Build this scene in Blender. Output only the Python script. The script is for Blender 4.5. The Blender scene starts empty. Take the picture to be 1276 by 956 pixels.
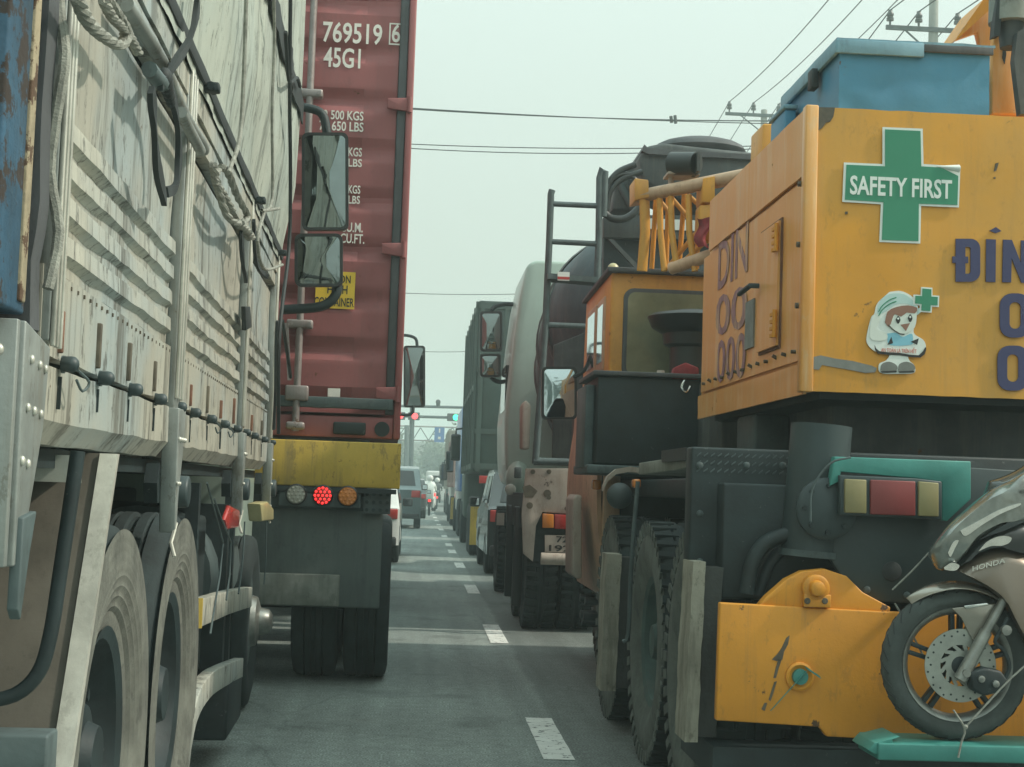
import bpy, bmesh, math, random
from mathutils import Vector, Matrix, noise
C = bpy.context.scene.collection
SC = bpy.context.scene
rnd = random.Random(7)
V = Vector
# ------------------------------------------------------------------ camera
F = 1900.0                      # focal length in photo pixels (1276 wide)
EYE = V((0, 0, 1.32))
fwd_c = V(((522-638)/F, -(605-478)/F, -1)).normalized()     # road direction seen in the camera frame
roll = math.radians(2.2)
up_c = V((math.sin(roll), math.cos(roll), 0))
up_c = (up_c - fwd_c*up_c.dot(fwd_c)).normalized()
rt_c = fwd_c.cross(up_c)
R = Matrix((rt_c, fwd_c, up_c))                              # camera frame -> world (X right, Y road, Z up)
cam_d = bpy.data.cameras.new('camera'); cam = bpy.data.objects.new('camera', cam_d); C.objects.link(cam)
cam_d.sensor_width = 36; cam_d.lens = 36*F/1276; cam_d.clip_start = 0.1; cam_d.clip_end = 3000
cam.matrix_world = Matrix.Translation(EYE) @ R.to_4x4()
SC.camera = cam

def ray(px, py): return R @ V(((px-638)/F, -(py-478)/F, -1))
def at(px, py, Y):
    d = ray(px, py); return EYE + d*(Y/d.y)
def atx(px, py, X):
    d = ray(px, py); return EYE + d*(X/d.x)

# ------------------------------------------------------------------ world, sun, exposure
SUN_DIR = V((0.72, -0.10, 0.66)).normalized()
SUN_EL = math.asin(SUN_DIR.z)
w = bpy.data.worlds.new('World'); SC.world = w; w.use_nodes = True
nt = w.node_tree; nt.nodes.clear()
N = nt.nodes.new; L = nt.links.new
sky = N('ShaderNodeTexSky'); sky.sky_type = 'NISHITA'; sky.sun_disc = False
sky.sun_elevation = SUN_EL; sky.sun_rotation = math.atan2(SUN_DIR.x, SUN_DIR.y)
sky.air_density = 2; sky.dust_density = 6; sky.ozone_density = 1
tc = N('ShaderNodeTexCoord'); sep = N('ShaderNodeSeparateXYZ'); L(tc.outputs['Generated'], sep.inputs[0])
mr = N('ShaderNodeMapRange'); mr.inputs[1].default_value = 0; mr.inputs[2].default_value = 1
mr.inputs[3].default_value = 0; mr.inputs[4].default_value = 1; L(sep.outputs[2], mr.inputs[0])
cloud = N('ShaderNodeMix'); cloud.data_type = 'RGBA'          # pale hazy horizon, brighter and bluer overcast overhead
cloud.inputs[6].default_value = (4.8, 5.15, 4.45, 1); cloud.inputs[7].default_value = (12.6, 16.0, 15.4, 1); L(mr.outputs[0], cloud.inputs[0])
mx = N('ShaderNodeMix'); mx.data_type = 'RGBA'; mx.inputs[0].default_value = 0.88
L(sky.outputs[0], mx.inputs[6]); L(cloud.outputs[2], mx.inputs[7])
bg = N('ShaderNodeBackground'); bg.inputs[1].default_value = 0.1
out = N('ShaderNodeOutputWorld'); L(mx.outputs[2], bg.inputs[0]); L(bg.outputs[0], out.inputs[0])
sd = bpy.data.lights.new('sun', 'SUN'); sd.energy = 3.0; sd.angle = math.radians(2.5); sd.color = (1.0, .93, .8)
so = bpy.data.objects.new('sun', sd); C.objects.link(so)
so.rotation_euler = SUN_DIR.to_track_quat('Z', 'Y').to_euler(); so.location = (30, -20, 40)
SC.view_settings.view_transform = 'Standard'; SC.view_settings.look = 'None'
SC.view_settings.exposure = 0.22; SC.view_settings.gamma = 1
try:
    SC.cycles.volume_bounces = 1; SC.cycles.max_bounces = 8
except Exception: pass

# ------------------------------------------------------------------ materials
MATS = {}
def M(name, col, rough=.6, metal=0., var=.15, vscale=3., streak=0., scol=(.03,.03,.025), rust=0., rcol=(.12,.055,.025),
      bump=.08, bscale=60., emit=0., coat=0., spec=.5, rscale=7., alpha=1., hue2=None):
    m = bpy.data.materials.new(name); m.use_nodes = True
    t = m.node_tree; b = t.nodes['Principled BSDF']; n = t.nodes.new; l = t.links.new
    b.inputs['Roughness'].default_value = rough; b.inputs['Metallic'].default_value = metal
    b.inputs['Specular IOR Level'].default_value = spec
    if coat: b.inputs['Coat Weight'].default_value = coat; b.inputs['Coat Roughness'].default_value = .08
    if emit:
        b.inputs['Emission Color'].default_value = (*col, 1); b.inputs['Emission Strength'].default_value = emit
    if alpha < 1: b.inputs['Alpha'].default_value = alpha
    co = n('ShaderNodeTexCoord')
    def nz(scale, vec=None, det=5, rg=.6):
        x = n('ShaderNodeTexNoise'); x.inputs['Scale'].default_value = scale; x.inputs['Detail'].default_value = det
        x.inputs['Roughness'].default_value = rg; l(vec or co.outputs['Object'], x.inputs['Vector']); return x.outputs[0]
    def rng(s, a, bb, lo=0., hi=1.):
        x = n('ShaderNodeMapRange'); x.inputs[1].default_value = a; x.inputs[2].default_value = bb
        x.inputs[3].default_value = lo; x.inputs[4].default_value = hi; l(s, x.inputs[0]); return x.outputs[0]
    def mix(f, a, c):
        x = n('ShaderNodeMix'); x.data_type = 'RGBA'
        if isinstance(f, float): x.inputs[0].default_value = f
        else: l(f, x.inputs[0])
        for i, s in ((6, a), (7, c)):
            if isinstance(s, tuple): x.inputs[i].default_value = (*s[:3], 1)
            else: l(s, x.inputs[i])
        return x.outputs[2]
    cur = mix(rng(nz(vscale), .3, .7), tuple(c*(1-var) for c in col), tuple(min(c*(1+var), .95) for c in col))
    if hue2:
        cur = mix(rng(nz(1.1, None, 4, .6), .42, .6), cur, tuple(hue2))
    if streak:
        def stretched(sc, loc, a, bb, det=7, rg=.65):
            mp = n('ShaderNodeMapping'); mp.inputs['Scale'].default_value = sc; mp.inputs['Location'].default_value = loc
            l(co.outputs['Object'], mp.inputs[0]); return rng(nz(1.0, mp.outputs[0], det, rg), a, bb)
        def times(*q):
            o = q[0]
            for x in q[1:]:
                y = n('ShaderNodeMath'); y.operation = 'MULTIPLY'; l(o, y.inputs[0])
                if isinstance(x, float): y.inputs[1].default_value = x
                else: l(x, y.inputs[1])
                o = y.outputs[0]
            return o
        # fine sharp runs where a soft mask allows, then broad stains, then small scuffs
        cur = mix(times(stretched((24, 24, .9), (0, 0, 0), .52, .62, 9, .72), rng(nz(1.9, None, 4), .44, .60, .08, 1.), streak), cur, tuple(scol))
        cur = mix(times(stretched((8, 8, .8), (3, 5, 1), .53, .62, 9, .7), streak*.8), cur, tuple(scol))
        cur = mix(times(stretched((16, 16, 8), (7, 1, 4), .565, .60, 9, .78), streak*.75), cur, tuple(c*.7 for c in scol))
    if rust:
        s2 = rng(nz(rscale, None, 9, .72), .66-rust*.3, .69-rust*.3)
        cur = mix(s2, cur, tuple(rcol))
        r2 = n('ShaderNodeMapRange'); r2.inputs[3].default_value = rough; r2.inputs[4].default_value = .9; l(s2, r2.inputs[0]); l(r2.outputs[0], b.inputs['Roughness'])
    l(cur, b.inputs['Base Color'])
    if bump:
        bp = n('ShaderNodeBump'); bp.inputs['Strength'].default_value = bump; bp.inputs['Distance'].default_value = .01
        l(nz(bscale), bp.inputs['Height']); l(bp.outputs[0], b.inputs['Normal'])
    MATS[name] = m
    return m
rubber = M('rubber', (.017,.028,.029), .85, var=.3, vscale=9, bump=.15)
rubber_dusty = M('rubber_dusty', (.115,.118,.10), .95, var=.4, vscale=7, streak=.6, scol=(.06,.062,.055), bump=.3)
rubber_wall = M('dusty_grey_sidewall', (.115,.132,.118), .95, var=.3, vscale=9, streak=.5, scol=(.07,.085,.08), bump=.25)
rubber_grey = M('rubber_grey', (.055,.066,.063), .95, var=.4, vscale=7, streak=.4, scol=(.05,.055,.05), bump=.25)
blacksteel = M('black_steel', (.013,.024,.026), .6, var=.4, vscale=6, bump=.1, rust=.07, rcol=(.10,.11,.105), rscale=26)
greysteel = M('grey_steel', (.07,.098,.10), .6, var=.3, vscale=5, streak=.5, scol=(.04,.05,.05), bump=.1)
bluegrey = M('blue_grey_plastic', (.034,.052,.055), .5, var=.2, bump=.05)
alu = M('polished_aluminium', (.60,.59,.52), .35, .4, var=.25, vscale=8, streak=.25, scol=(.2,.19,.15), bump=.08)
alu_dirty = M('dirty_aluminium', (.27,.295,.28), .5, .35, var=.25, vscale=6, streak=.6, scol=(.17,.15,.11), bump=.1, rust=.03)
side_white = M('weathered_white_panel', (.415,.40,.335), .55, .15, var=.12, vscale=2.0, hue2=(.35,.405,.40), streak=.92, scol=(.105,.10,.082), bump=.12, bscale=30, rust=.04, rcol=(.12,.08,.05))
rib_white = M('weathered_white_rib', (.47,.46,.39), .5, .15, var=.15, vscale=6, hue2=(.39,.435,.42), streak=.9, scol=(.09,.09,.08), bump=.15, bscale=30, rust=.08, rcol=(.10,.085,.07))
canvas = M('dirty_canvas', (.40,.43,.37), .6, var=.14, vscale=1.6, hue2=(.36,.41,.37), streak=.9, scol=(.12,.13,.11), bump=.25, bscale=25)
rust_cream = M('flaking_cream_edge', (.36,.30,.20), .8, var=.3, vscale=10, rust=.52, rcol=(.11,.065,.04), rscale=12, bump=.3)
blue_rust = M('rusty_blue_paint', (.035,.095,.155), .6, var=.35, vscale=6, streak=.5, scol=(.05,.06,.065), rust=.46, rcol=(.045,.035,.03), bump=.25, bscale=40, rscale=9)
rust_red = M('red_rust', (.16,.075,.045), .8, var=.4, vscale=12, bump=.2)
rope_mat = M('pale_rope', (.27,.275,.24), .9, var=.35, vscale=30, bump=.5, bscale=200)
strap_mat = M('black_strap', (.02,.026,.027), .7, var=.2)
brown_plate = M('brown_plastic_flap', (.11,.10,.082), .35, var=.25, vscale=5, streak=.25, bump=.08)
maroon = M('maroon_container_paint', (.30,.095,.095), .55, var=.10, vscale=1.5, streak=.3, scol=(.19,.085,.08), rust=.035, bump=.08, bscale=25)
seal = M('dark_door_seal', (.075,.08,.085), .7, var=.3, streak=.3)
galv = M('galvanised_steel', (.30,.27,.26), .5, .5, var=.25, streak=.4, scol=(.2,.1,.09), rust=.1, bump=.1)
white_paint = M('white_lettering', (.78,.74,.68), .6, var=.08)
yellow_bumper = M('worn_yellow_paint', (.50,.345,.055), .6, var=.2, vscale=3, streak=.7, scol=(.24,.18,.06), rust=.1, bump=.1)
sign_yellow = M('yellow_sticker', (.85,.56,.05), .5, var=.06, bump=0)
black_ink = M('black_lettering', (.02,.02,.02), .6, var=.05, bump=0)
lamp_red_on = M('lit_red_lamp', (1.0,.03,.03), .3, var=.05, emit=1.6, bump=0)
lamp_red = M('red_lamp', (.42,.035,.03), .2, var=.15, bump=.05, coat=.3)
lamp_orange = M('orange_lamp', (.60,.20,.03), .25, var=.15, coat=.4)
lamp_clear = M('clear_lamp', (.38,.37,.32), .25, var=.2, coat=.4)
lamp_cream = M('cream_lamp', (.50,.44,.22), .3, var=.15, coat=.3)
crane_yel = M('crane_yellow', (.68,.30,.024), .45, var=.12, vscale=1.3, hue2=(.60,.30,.05), streak=.3, scol=(.40,.22,.06), rust=.015, rcol=(.22,.12,.04), rscale=5, bump=.10, bscale=14)
crane_worn = M('worn_crane_yellow', (.66,.275,.022), .5, var=.14, vscale=2, streak=.3, scol=(.28,.15,.05), rust=.10, rcol=(.10,.06,.035), bump=.08)
crane_side = M('sun_faded_orange', (.72,.32,.075), .32, var=.05, vscale=1.2, hue2=(.72,.36,.11), streak=.34, scol=(.80,.62,.40), rust=.015, rcol=(.3,.13,.04), bump=.06, bscale=12)
crane_cab = M('cab_orange', (.60,.29,.055), .45, var=.15, vscale=3, streak=.2, scol=(.3,.14,.06), rust=.05)
cab_faded = M('faded_cab_orange', (.50,.33,.21), .5, var=.2, vscale=5, streak=.35, scol=(.3,.17,.1), rust=.08)
bare = M('bare_metal_patch', (.10,.085,.06), .7, var=.4, vscale=15)
greyfill = M('grey_filler_patch', (.20,.205,.19), .8, var=.2, vscale=12)
box_blue = M('blue_box_paint', (.055,.22,.36), .5, var=.14, vscale=3, streak=.15, scol=(.09,.26,.36), rust=.03, bump=.07)
box_lid = M('pale_blue_lid', (.17,.32,.40), .55, var=.2, vscale=6, rust=.06, streak=.3, scol=(.1,.12,.13))
sticker_green = M('green_sticker', (.035,.235,.135), .4, var=.06, bump=0)
sticker_white = M('white_sticker', (.72,.76,.72), .45, var=.04, bump=0)
navy = M('navy_lettering', (.038,.040,.115), .5, var=.08)
navy_faded = M('faded_navy_lettering', (.27,.14,.17), .6, var=.3, vscale=20, streak=.95, scol=(.68,.44,.24))
teal_rim = M('dusty_teal_rim', (.055,.095,.088), .8, var=.3, vscale=8, streak=.4, scol=(.10,.105,.09))
lamp_red_shaded = M('shaded_red_lens', (.20,.035,.035), .4, var=.2, bump=.05)  # red lens darkened: shade under the crane house put into the colour
lamp_cream_shaded = M('shaded_cream_lens', (.25,.215,.10), .45, var=.2, bump=.05)  # cream lens, likewise with the shade of the house in its colour
flap_grey = M('grey_rubber_flap', (.10,.125,.12), .75, var=.15, vscale=3, streak=.3, scol=(.05,.065,.065))
lipsteel = M('worn_grey_mudguard', (.20,.215,.19), .7, var=.3, vscale=8, streak=.4, scol=(.07,.08,.07))
teal = M('teal_paint', (.048,.23,.20), .5, var=.15, vscale=6, rust=.06, bump=.08)
timber_mat = M('weathered_timber', (.30,.29,.235), .85, var=.25, vscale=5, streak=.7, scol=(.12,.11,.085), bump=.4, bscale=25)
timber_dark = M('dark_timber', (.05,.055,.052), .85, var=.3, vscale=5, streak=.5, bump=.3)
glass = M('dark_glass', (.02,.025,.025), .06, var=.1, bump=0, spec=.6)
cab_glass = M('greenish_cab_glass', (.20,.205,.135), .12, var=.3, vscale=3, streak=.2, scol=(.2,.2,.13), bump=.02)
mirror_dark = M('dark_mirror_glass', (.24,.28,.28), .03, 1., var=.08, vscale=7, bump=0)
mirror_sky = M('bright_mirror_glass', (.62,.72,.76), .03, 1., var=.05, bump=0)
blackplastic = M('black_plastic', (.022,.026,.026), .4, var=.2, bump=.05)
drum_mat = M('drum_paint', (.045,.085,.098), .6, var=.3, vscale=2, streak=.4, scol=(.13,.14,.14), bump=.12)
mixer_grey = M('mixer_grey', (.06,.07,.07), .6, var=.4, vscale=4, streak=.4, scol=(.14,.14,.12), rust=.08)
rusty_white = M('rusty_white_plate', (.38,.33,.28), .65, var=.2, vscale=4, streak=.35, scol=(.2,.14,.1), rust=.06, rcol=(.07,.05,.04), rscale=3)
pale_cab = M('pale_green_cab_paint', (.33,.42,.365), .4, var=.06, streak=.12, scol=(.25,.27,.23), coat=.2)
olive = M('dark_green_cargo_paint', (.05,.08,.068), .6, var=.25, vscale=2, streak=.4, scol=(.05,.06,.05))
white_car = M('white_car_paint', (.62,.63,.6), .35, var=.04, coat=.6, bump=0)
silver_car = M('silver_car_paint', (.17,.215,.215), .3, .3, var=.05, coat=.6, bump=0)
dark_car = M('dark_car_paint', (.035,.045,.045), .25, var=.1, coat=.8, bump=0)
blue_cab = M('blue_cab_paint', (.04,.12,.30), .35, var=.08, coat=.4)
rose_cab = M('dusty_rose_body', (.30,.21,.19), .5, var=.15, streak=.2)
silver_bronze = M('silver_bronze_paint', (.30,.28,.24), .25, .6, var=.15, vscale=6, coat=.6, bump=.02)
bronze = M('bronze_scooter_paint', (.15,.12,.09), .3, .45, var=.12, vscale=3, coat=.6, bump=.02, bscale=120)
scoot_clear = M('smoked_headlight', (.17,.19,.175), .12, .35, var=.55, vscale=9, coat=1, bump=.03)
chrome = M('chrome', (.62,.64,.62), .15, 1., var=.15, vscale=12, bump=.02)
fork_metal = M('fork_metal', (.26,.27,.25), .4, .7, var=.3, vscale=15, rust=.05)
disc_metal = M('brake_disc_steel', (.32,.34,.31), .35, .6, var=.2, vscale=12)
insul = M('insulator_porcelain', (.06,.07,.07), .3, var=.2)
concrete = M('pole_concrete', (.34,.36,.33), .8, var=.12, streak=.25, scol=(.2,.2,.18))
wire_mat = M('cable_black', (.03,.035,.035), .7, var=.1, bump=0)
bldg = M('distant_plaster', (.32,.31,.27), .8, var=.12, vscale=.3, streak=.1)
bark = M('bark', (.10,.08,.06), .9, var=.3)
leaf = M('leaf', (.055,.085,.04), .7, var=.45, vscale=1.2)
sign_blue = M('blue_road_sign', (.03,.14,.42), .5, var=.05, bump=0)
sig_red = M('red_signal_light', (1., .05, .06), .4, emit=3., var=.02, bump=0)
sig_green = M('green_signal_light', (.05, .9, .45), .4, emit=2., var=.02, bump=0)
lampY = M('lit_headlight', (1., .75, .4), .4, emit=2.5, var=.02, bump=0)
skin_tone = M('sticker_skin', (.66,.70,.64), .5, var=.03, bump=0)
helmet_pale = M('sticker_helmet', (.46,.62,.60), .5, var=.03, bump=0)
hair_brown = M('sticker_brown', (.26,.13,.09), .5, var=.05, bump=0)
shirt_blue = M('sticker_blue', (.22,.50,.62), .5, var=.05, bump=0)
red_cloth = M('red_cloth', (.22,.03,.035), .9, var=.3, vscale=20)
red_ink = M('red_ink', (.6,.12,.08), .5, var=.02, bump=0)

def asphalt_mat():
    m = bpy.data.materials.new('asphalt'); m.use_nodes = True
    t = m.node_tree; b = t.nodes['Principled BSDF']; n = t.nodes.new; l = t.links.new
    co = n('ShaderNodeTexCoord'); sp = n('ShaderNodeSeparateXYZ'); l(co.outputs['Object'], sp.inputs[0])
    def nz(s, d=6, vec=None):
        x = n('ShaderNodeTexNoise'); x.inputs['Scale'].default_value = s; x.inputs['Detail'].default_value = d
        l(vec or co.outputs['Object'], x.inputs['Vector']); return x.outputs[0]
    def mr(s, a, bb, lo, hi):
        x = n('ShaderNodeMapRange'); x.inputs[1].default_value = a; x.inputs[2].default_value = bb
        x.inputs[3].default_value = lo; x.inputs[4].default_value = hi; l(s, x.inputs[0]); return x.outputs[0]
    def mul(a, c):
        x = n('ShaderNodeMath'); x.operation = 'MULTIPLY'; l(a, x.inputs[0])
        if isinstance(c, float): x.inputs[1].default_value = c
        else: l(c, x.inputs[1])
        return x.outputs[0]
    big = mr(nz(.5), .3, .7, .8, 1.2)
    fine = mr(nz(95, 3), .34, .68, .45, 1.6)
    mid = mr(nz(14), .3, .7, .85, 1.15)
    # older, darker right-hand strip: the paving joint runs just right of the dashes, wobbling a little
    wob = n('ShaderNodeMath'); wob.operation = 'ADD'; l(sp.outputs[0], wob.inputs[0]); l(mr(nz(.7, 2), 0, 1, -.06, .06), wob.inputs[1])
    strip = mr(wob.outputs[0], .80, .84, 1.0, .70)
    seam = mr(wob.outputs[0], .79, .815, 1.0, .75)
    v = mul(mul(mul(mul(big, fine), mid), strip), 1.0)
    mp = n('ShaderNodeMapping'); mp.inputs['Scale'].default_value = (6, .25, 1); l(co.outputs['Object'], mp.inputs[0])
    v = mul(v, mr(nz(1, 5, mp.outputs[0]), .3, .7, .84, 1.16))
    # hairline cracks and oily patches
    vo = n('ShaderNodeTexVoronoi'); vo.feature = 'DISTANCE_TO_EDGE'; vo.inputs['Scale'].default_value = .55
    wv = n('ShaderNodeMix'); wv.data_type = 'VECTOR'; wv.inputs[0].default_value = .12; l(co.outputs['Object'], wv.inputs[4])
    nn = n('ShaderNodeTexNoise'); nn.inputs['Scale'].default_value = 2.5; nn.inputs['Detail'].default_value = 6; l(co.outputs['Object'], nn.inputs['Vector']); l(nn.outputs[1], wv.inputs[5])
    l(wv.outputs[1], vo.inputs['Vector'])
    v = mul(v, mr(vo.outputs['Distance'], .0, .005, .78, 1.)); v = mul(v, mr(nz(1.6, 7), .58, .68, 1., .72))
    cm = n('ShaderNodeMix'); cm.data_type = 'RGBA'; cm.blend_type = 'MULTIPLY'; cm.inputs[0].default_value = 1
    cm.inputs[6].default_value = (.20, .232, .217, 1); l(v, cm.inputs[7]); l(cm.outputs[2], b.inputs['Base Color'])
    b.inputs['Roughness'].default_value = .8
    bp = n('ShaderNodeBump'); bp.inputs['Strength'].default_value = .5; bp.inputs['Distance'].default_value = .008
    l(nz(110, 3), bp.inputs['Height']); l(bp.outputs[0], b.inputs['Normal'])
    return m
asphalt = asphalt_mat()
dash_mat = M('worn_white_road_paint', (.66,.68,.64), .7, var=.12, vscale=6, rust=.33, rcol=(.15,.165,.155), rscale=16, bump=.3, bscale=110)
dirt = M('roadside_ground', (.16,.14,.10), .95, var=.25, vscale=.4, bump=.3)
pave = M('pavement_concrete', (.30,.30,.27), .9, var=.15, vscale=1.5)

# ------------------------------------------------------------------ mesh helpers
INV = {}                        # object name -> inverse of its root matrix
def fin(me, mat, smooth=True, ang=50):
    if mat and not me.materials: me.materials.append(mat)
    if smooth:
        me.polygons.foreach_set('use_smooth', [True]*len(me.polygons))
        me.set_sharp_from_angle(angle=math.radians(ang))
def catmull(p, n=6):
    if len(p) < 3: return p
    q = [p[0]*2-p[1]] + p + [p[-1]*2-p[-2]]; o = []
    for i in range(1, len(q)-2):
        a, b, c, d = q[i-1:i+3]
        for k in range(n):
            t = k/n
            o.append(.5*((2*b)+(c-a)*t+(2*a-5*b+4*c-d)*t*t+(3*b-a-3*c+d)*t**3))
    return o+[p[-1]]
class MB:
    def __init__(s, fr=None): s.v = []; s.f = []; s.fr = fr
    def add(s, vs, fs):
        o = len(s.v)
        for p in vs:
            p = V(p); s.v.append(s.fr @ p if s.fr else p)
        s.f += [tuple(i+o for i in f) for f in fs]
        return s
    def box(s, x0, x1, y0, y1, z0, z1):
        vs = [(x, y, z) for z in (z0, z1) for y in (y0, y1) for x in (x0, x1)]
        return s.add(vs, [(0,2,3,1),(4,5,7,6),(0,1,5,4),(2,6,7,3),(0,4,6,2),(1,3,7,5)])
    def prism(s, pts, vec):
        pts = [V(p) for p in pts]; vec = V(vec); n = len(pts)
        return s.add(pts+[p+vec for p in pts], [tuple(range(n))[::-1], tuple(range(n, 2*n))]+[(i, (i+1) % n, n+(i+1) % n, n+i) for i in range(n)])
    def bar(s, a, b, wv, hv):               # box from a to b with half-width vectors
        a, b, wv, hv = V(a), V(b), V(wv), V(hv)
        return s.prism([a-wv-hv, a+wv-hv, a+wv+hv, a-wv+hv], b-a)
    def tube(s, pts, r, n=8, smooth=0, caps=True):
        pts = [V(p) for p in pts]
        if smooth: pts = catmull(pts, smooth)
        m = len(pts); vs = []; u = None
        for i, p in enumerate(pts):
            t = (pts[min(i+1, m-1)]-pts[max(i-1, 0)]).normalized()
            if u is None:
                u = t.orthogonal().normalized()
            u = (u-t*u.dot(t)); u = u.normalized() if u.length > 1e-6 else t.orthogonal().normalized()
            wv = t.cross(u); rr = r[i*(len(r)-1)//max(m-1, 1)] if isinstance(r, (list, tuple)) else r
            for k in range(n):
                a = 2*math.pi*k/n; vs.append(p+(u*math.cos(a)+wv*math.sin(a))*rr)
        fs = [(i*n+k, i*n+(k+1) % n, (i+1)*n+(k+1) % n, (i+1)*n+k) for i in range(m-1) for k in range(n)]
        if caps: fs += [tuple(range(n))[::-1], tuple(range((m-1)*n, m*n))]
        return s.add(vs, fs)
    def cyl(s, a, b, r, r1=None, n=14): return s.tube([a, b], [r, r if r1 is None else r1], n)
    def lathe(s, prof, o, ax, n=32, close=False):
        o = V(o); ax = V(ax).normalized(); u = ax.orthogonal().normalized(); wv = ax.cross(u); m = len(prof); vs = []
        for k in range(n):
            a = 2*math.pi*k/n; d = u*math.cos(a)+wv*math.sin(a)
            vs += [o+ax*h+d*r for h, r in prof]
        fs = []
        for k in range(n):
            for i in range(m if close else m-1):
                fs.append((k*m+i, k*m+(i+1) % m, ((k+1) % n)*m+(i+1) % m, ((k+1) % n)*m+i))
        return s.add(vs, fs)
    def ball(s, c, r, n=10, sq=(1,1,1)):
        prof = [(-math.cos(math.pi*i/n), max(math.sin(math.pi*i/n), 1e-4)) for i in range(n+1)]
        o = len(s.v); fr = s.fr; s.fr = None; s.lathe(prof, (0,0,0), (0,0,1), n*2); s.fr = fr
        for i in range(o, len(s.v)):
            p = V((s.v[i].x*r*sq[0], s.v[i].y*r*sq[1], s.v[i].z*r*sq[2]))+V(c); s.v[i] = fr @ p if fr else p
        return s
    def sheet(s, fn, nu, nv, th=None):        # grid surface; th = thickness vector
        vs = [fn(i/nu, j/nv) for j in range(nv+1) for i in range(nu+1)]; w_ = nu+1
        fs = [(j*w_+i, j*w_+i+1, (j+1)*w_+i+1, (j+1)*w_+i) for j in range(nv) for i in range(nu)]
        if th is not None:
            n0 = len(vs); vs = vs+[V(p)+V(th) for p in vs]; fs += [tuple(i+n0 for i in f)[::-1] for f in list(fs)]
            ring = [i for i in range(nu)]+[j*w_+nu for j in range(nv)]+[nv*w_+i for i in range(nu, 0, -1)]+[j*w_ for j in range(nv, 0, -1)]
            for k in range(len(ring)):
                a, b = ring[k], ring[(k+1) % len(ring)]; fs.append((b, a, a+n0, b+n0))
        return s.add(vs, fs)
    def sweep(s, sec, a, b, n, jit=0., seed=0):   # section polygon (offset vectors) from a to b, slightly dented
        a, b = V(a), V(b); m = len(sec); vs = []
        for i in range(n+1):
            c = a.lerp(b, i/n)
            for q in sec:
                j = noise.noise_vector(V((i*.45+seed*9.1, seed*3.3, 0)))*jit + noise.noise_vector(c*4+V(q)*9+V((seed, 0, 0)))*jit*.5
                vs.append(c+V(q)+j)
        fs = [(i*m+k, i*m+(k+1) % m, (i+1)*m+(k+1) % m, (i+1)*m+k) for i in range(n) for k in range(m)]
        return s.add(vs, fs+[tuple(range(m))[::-1], tuple(range(n*m, n*m+m))])
    def mesh(s, name, mat, inv=None, bevel=0., seg=2, smooth=True, ang=50):
        me = bpy.data.meshes.new(name)
        me.from_pydata([inv @ p for p in s.v] if inv else s.v, [], s.f)
        bm = bmesh.new(); bm.from_mesh(me)
        bmesh.ops.recalc_face_normals(bm, faces=bm.faces)
        if bevel:
            es = [e for e in bm.edges if len(e.link_faces) == 2 and e.calc_face_angle(0) > .5]
            bmesh.ops.bevel(bm, geom=es, offset=bevel, segments=seg, affect='EDGES', clamp_overlap=True, profile=.5)
        bm.to_mesh(me); bm.free(); fin(me, mat, smooth, ang); return me
    def build(s, name, mat, parent=None, label=None, kind=None, **k):
        inv = INV.get(parent.name) if parent else None
        o = bpy.data.objects.new(name, s.mesh(name, mat, inv, **k)); C.objects.link(o)
        if parent: o.parent = parent
        if inv is not None: INV[o.name] = inv
        if label: o['label'] = label
        if kind: o['kind'] = kind
        return o
def thing(name, label, cat, loc=(0,0,0), rz=0., group=None):
    o = bpy.data.objects.new(name, None); C.objects.link(o); o.empty_display_size = .2
    o.location = loc; o.rotation_euler = (0, 0, rz); tag(o, label, cat, group)
    INV[o.name] = (Matrix.Translation(V(loc)) @ Matrix.Rotation(rz, 4, 'Z')).inverted(); return o
def tag(o, label, cat, group=None):
    o['label'] = label; o['category'] = cat
    if group: o['group'] = group
    return o
def solo(mb, name, mat, label, cat, group=None, **k): return tag(mb.build(name, mat, **k), label, cat, group)
def struct(mb, name, mat, **k): return mb.build(name, mat, kind='structure', **k)
def inst(name, me, parent, pos, rot=None):     # copy of a shared mesh placed at a world point under its parent
    o = bpy.data.objects.new(name, me); C.objects.link(o); o.parent = parent
    inv = INV[parent.name]; o.location = inv @ V(pos)
    if rot: o.rotation_euler = rot
    INV[o.name] = (inv.inverted() @ Matrix.LocRotScale(o.location, o.rotation_euler if rot else None, None)).inverted()
    return o
def copy_tree(o, parent=None):
    c = o.copy(); C.objects.link(c); c.parent = parent
    for ch in [x for x in KIDS if x.parent == o]: copy_tree(ch, c)
    return c
KIDS = []
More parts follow.
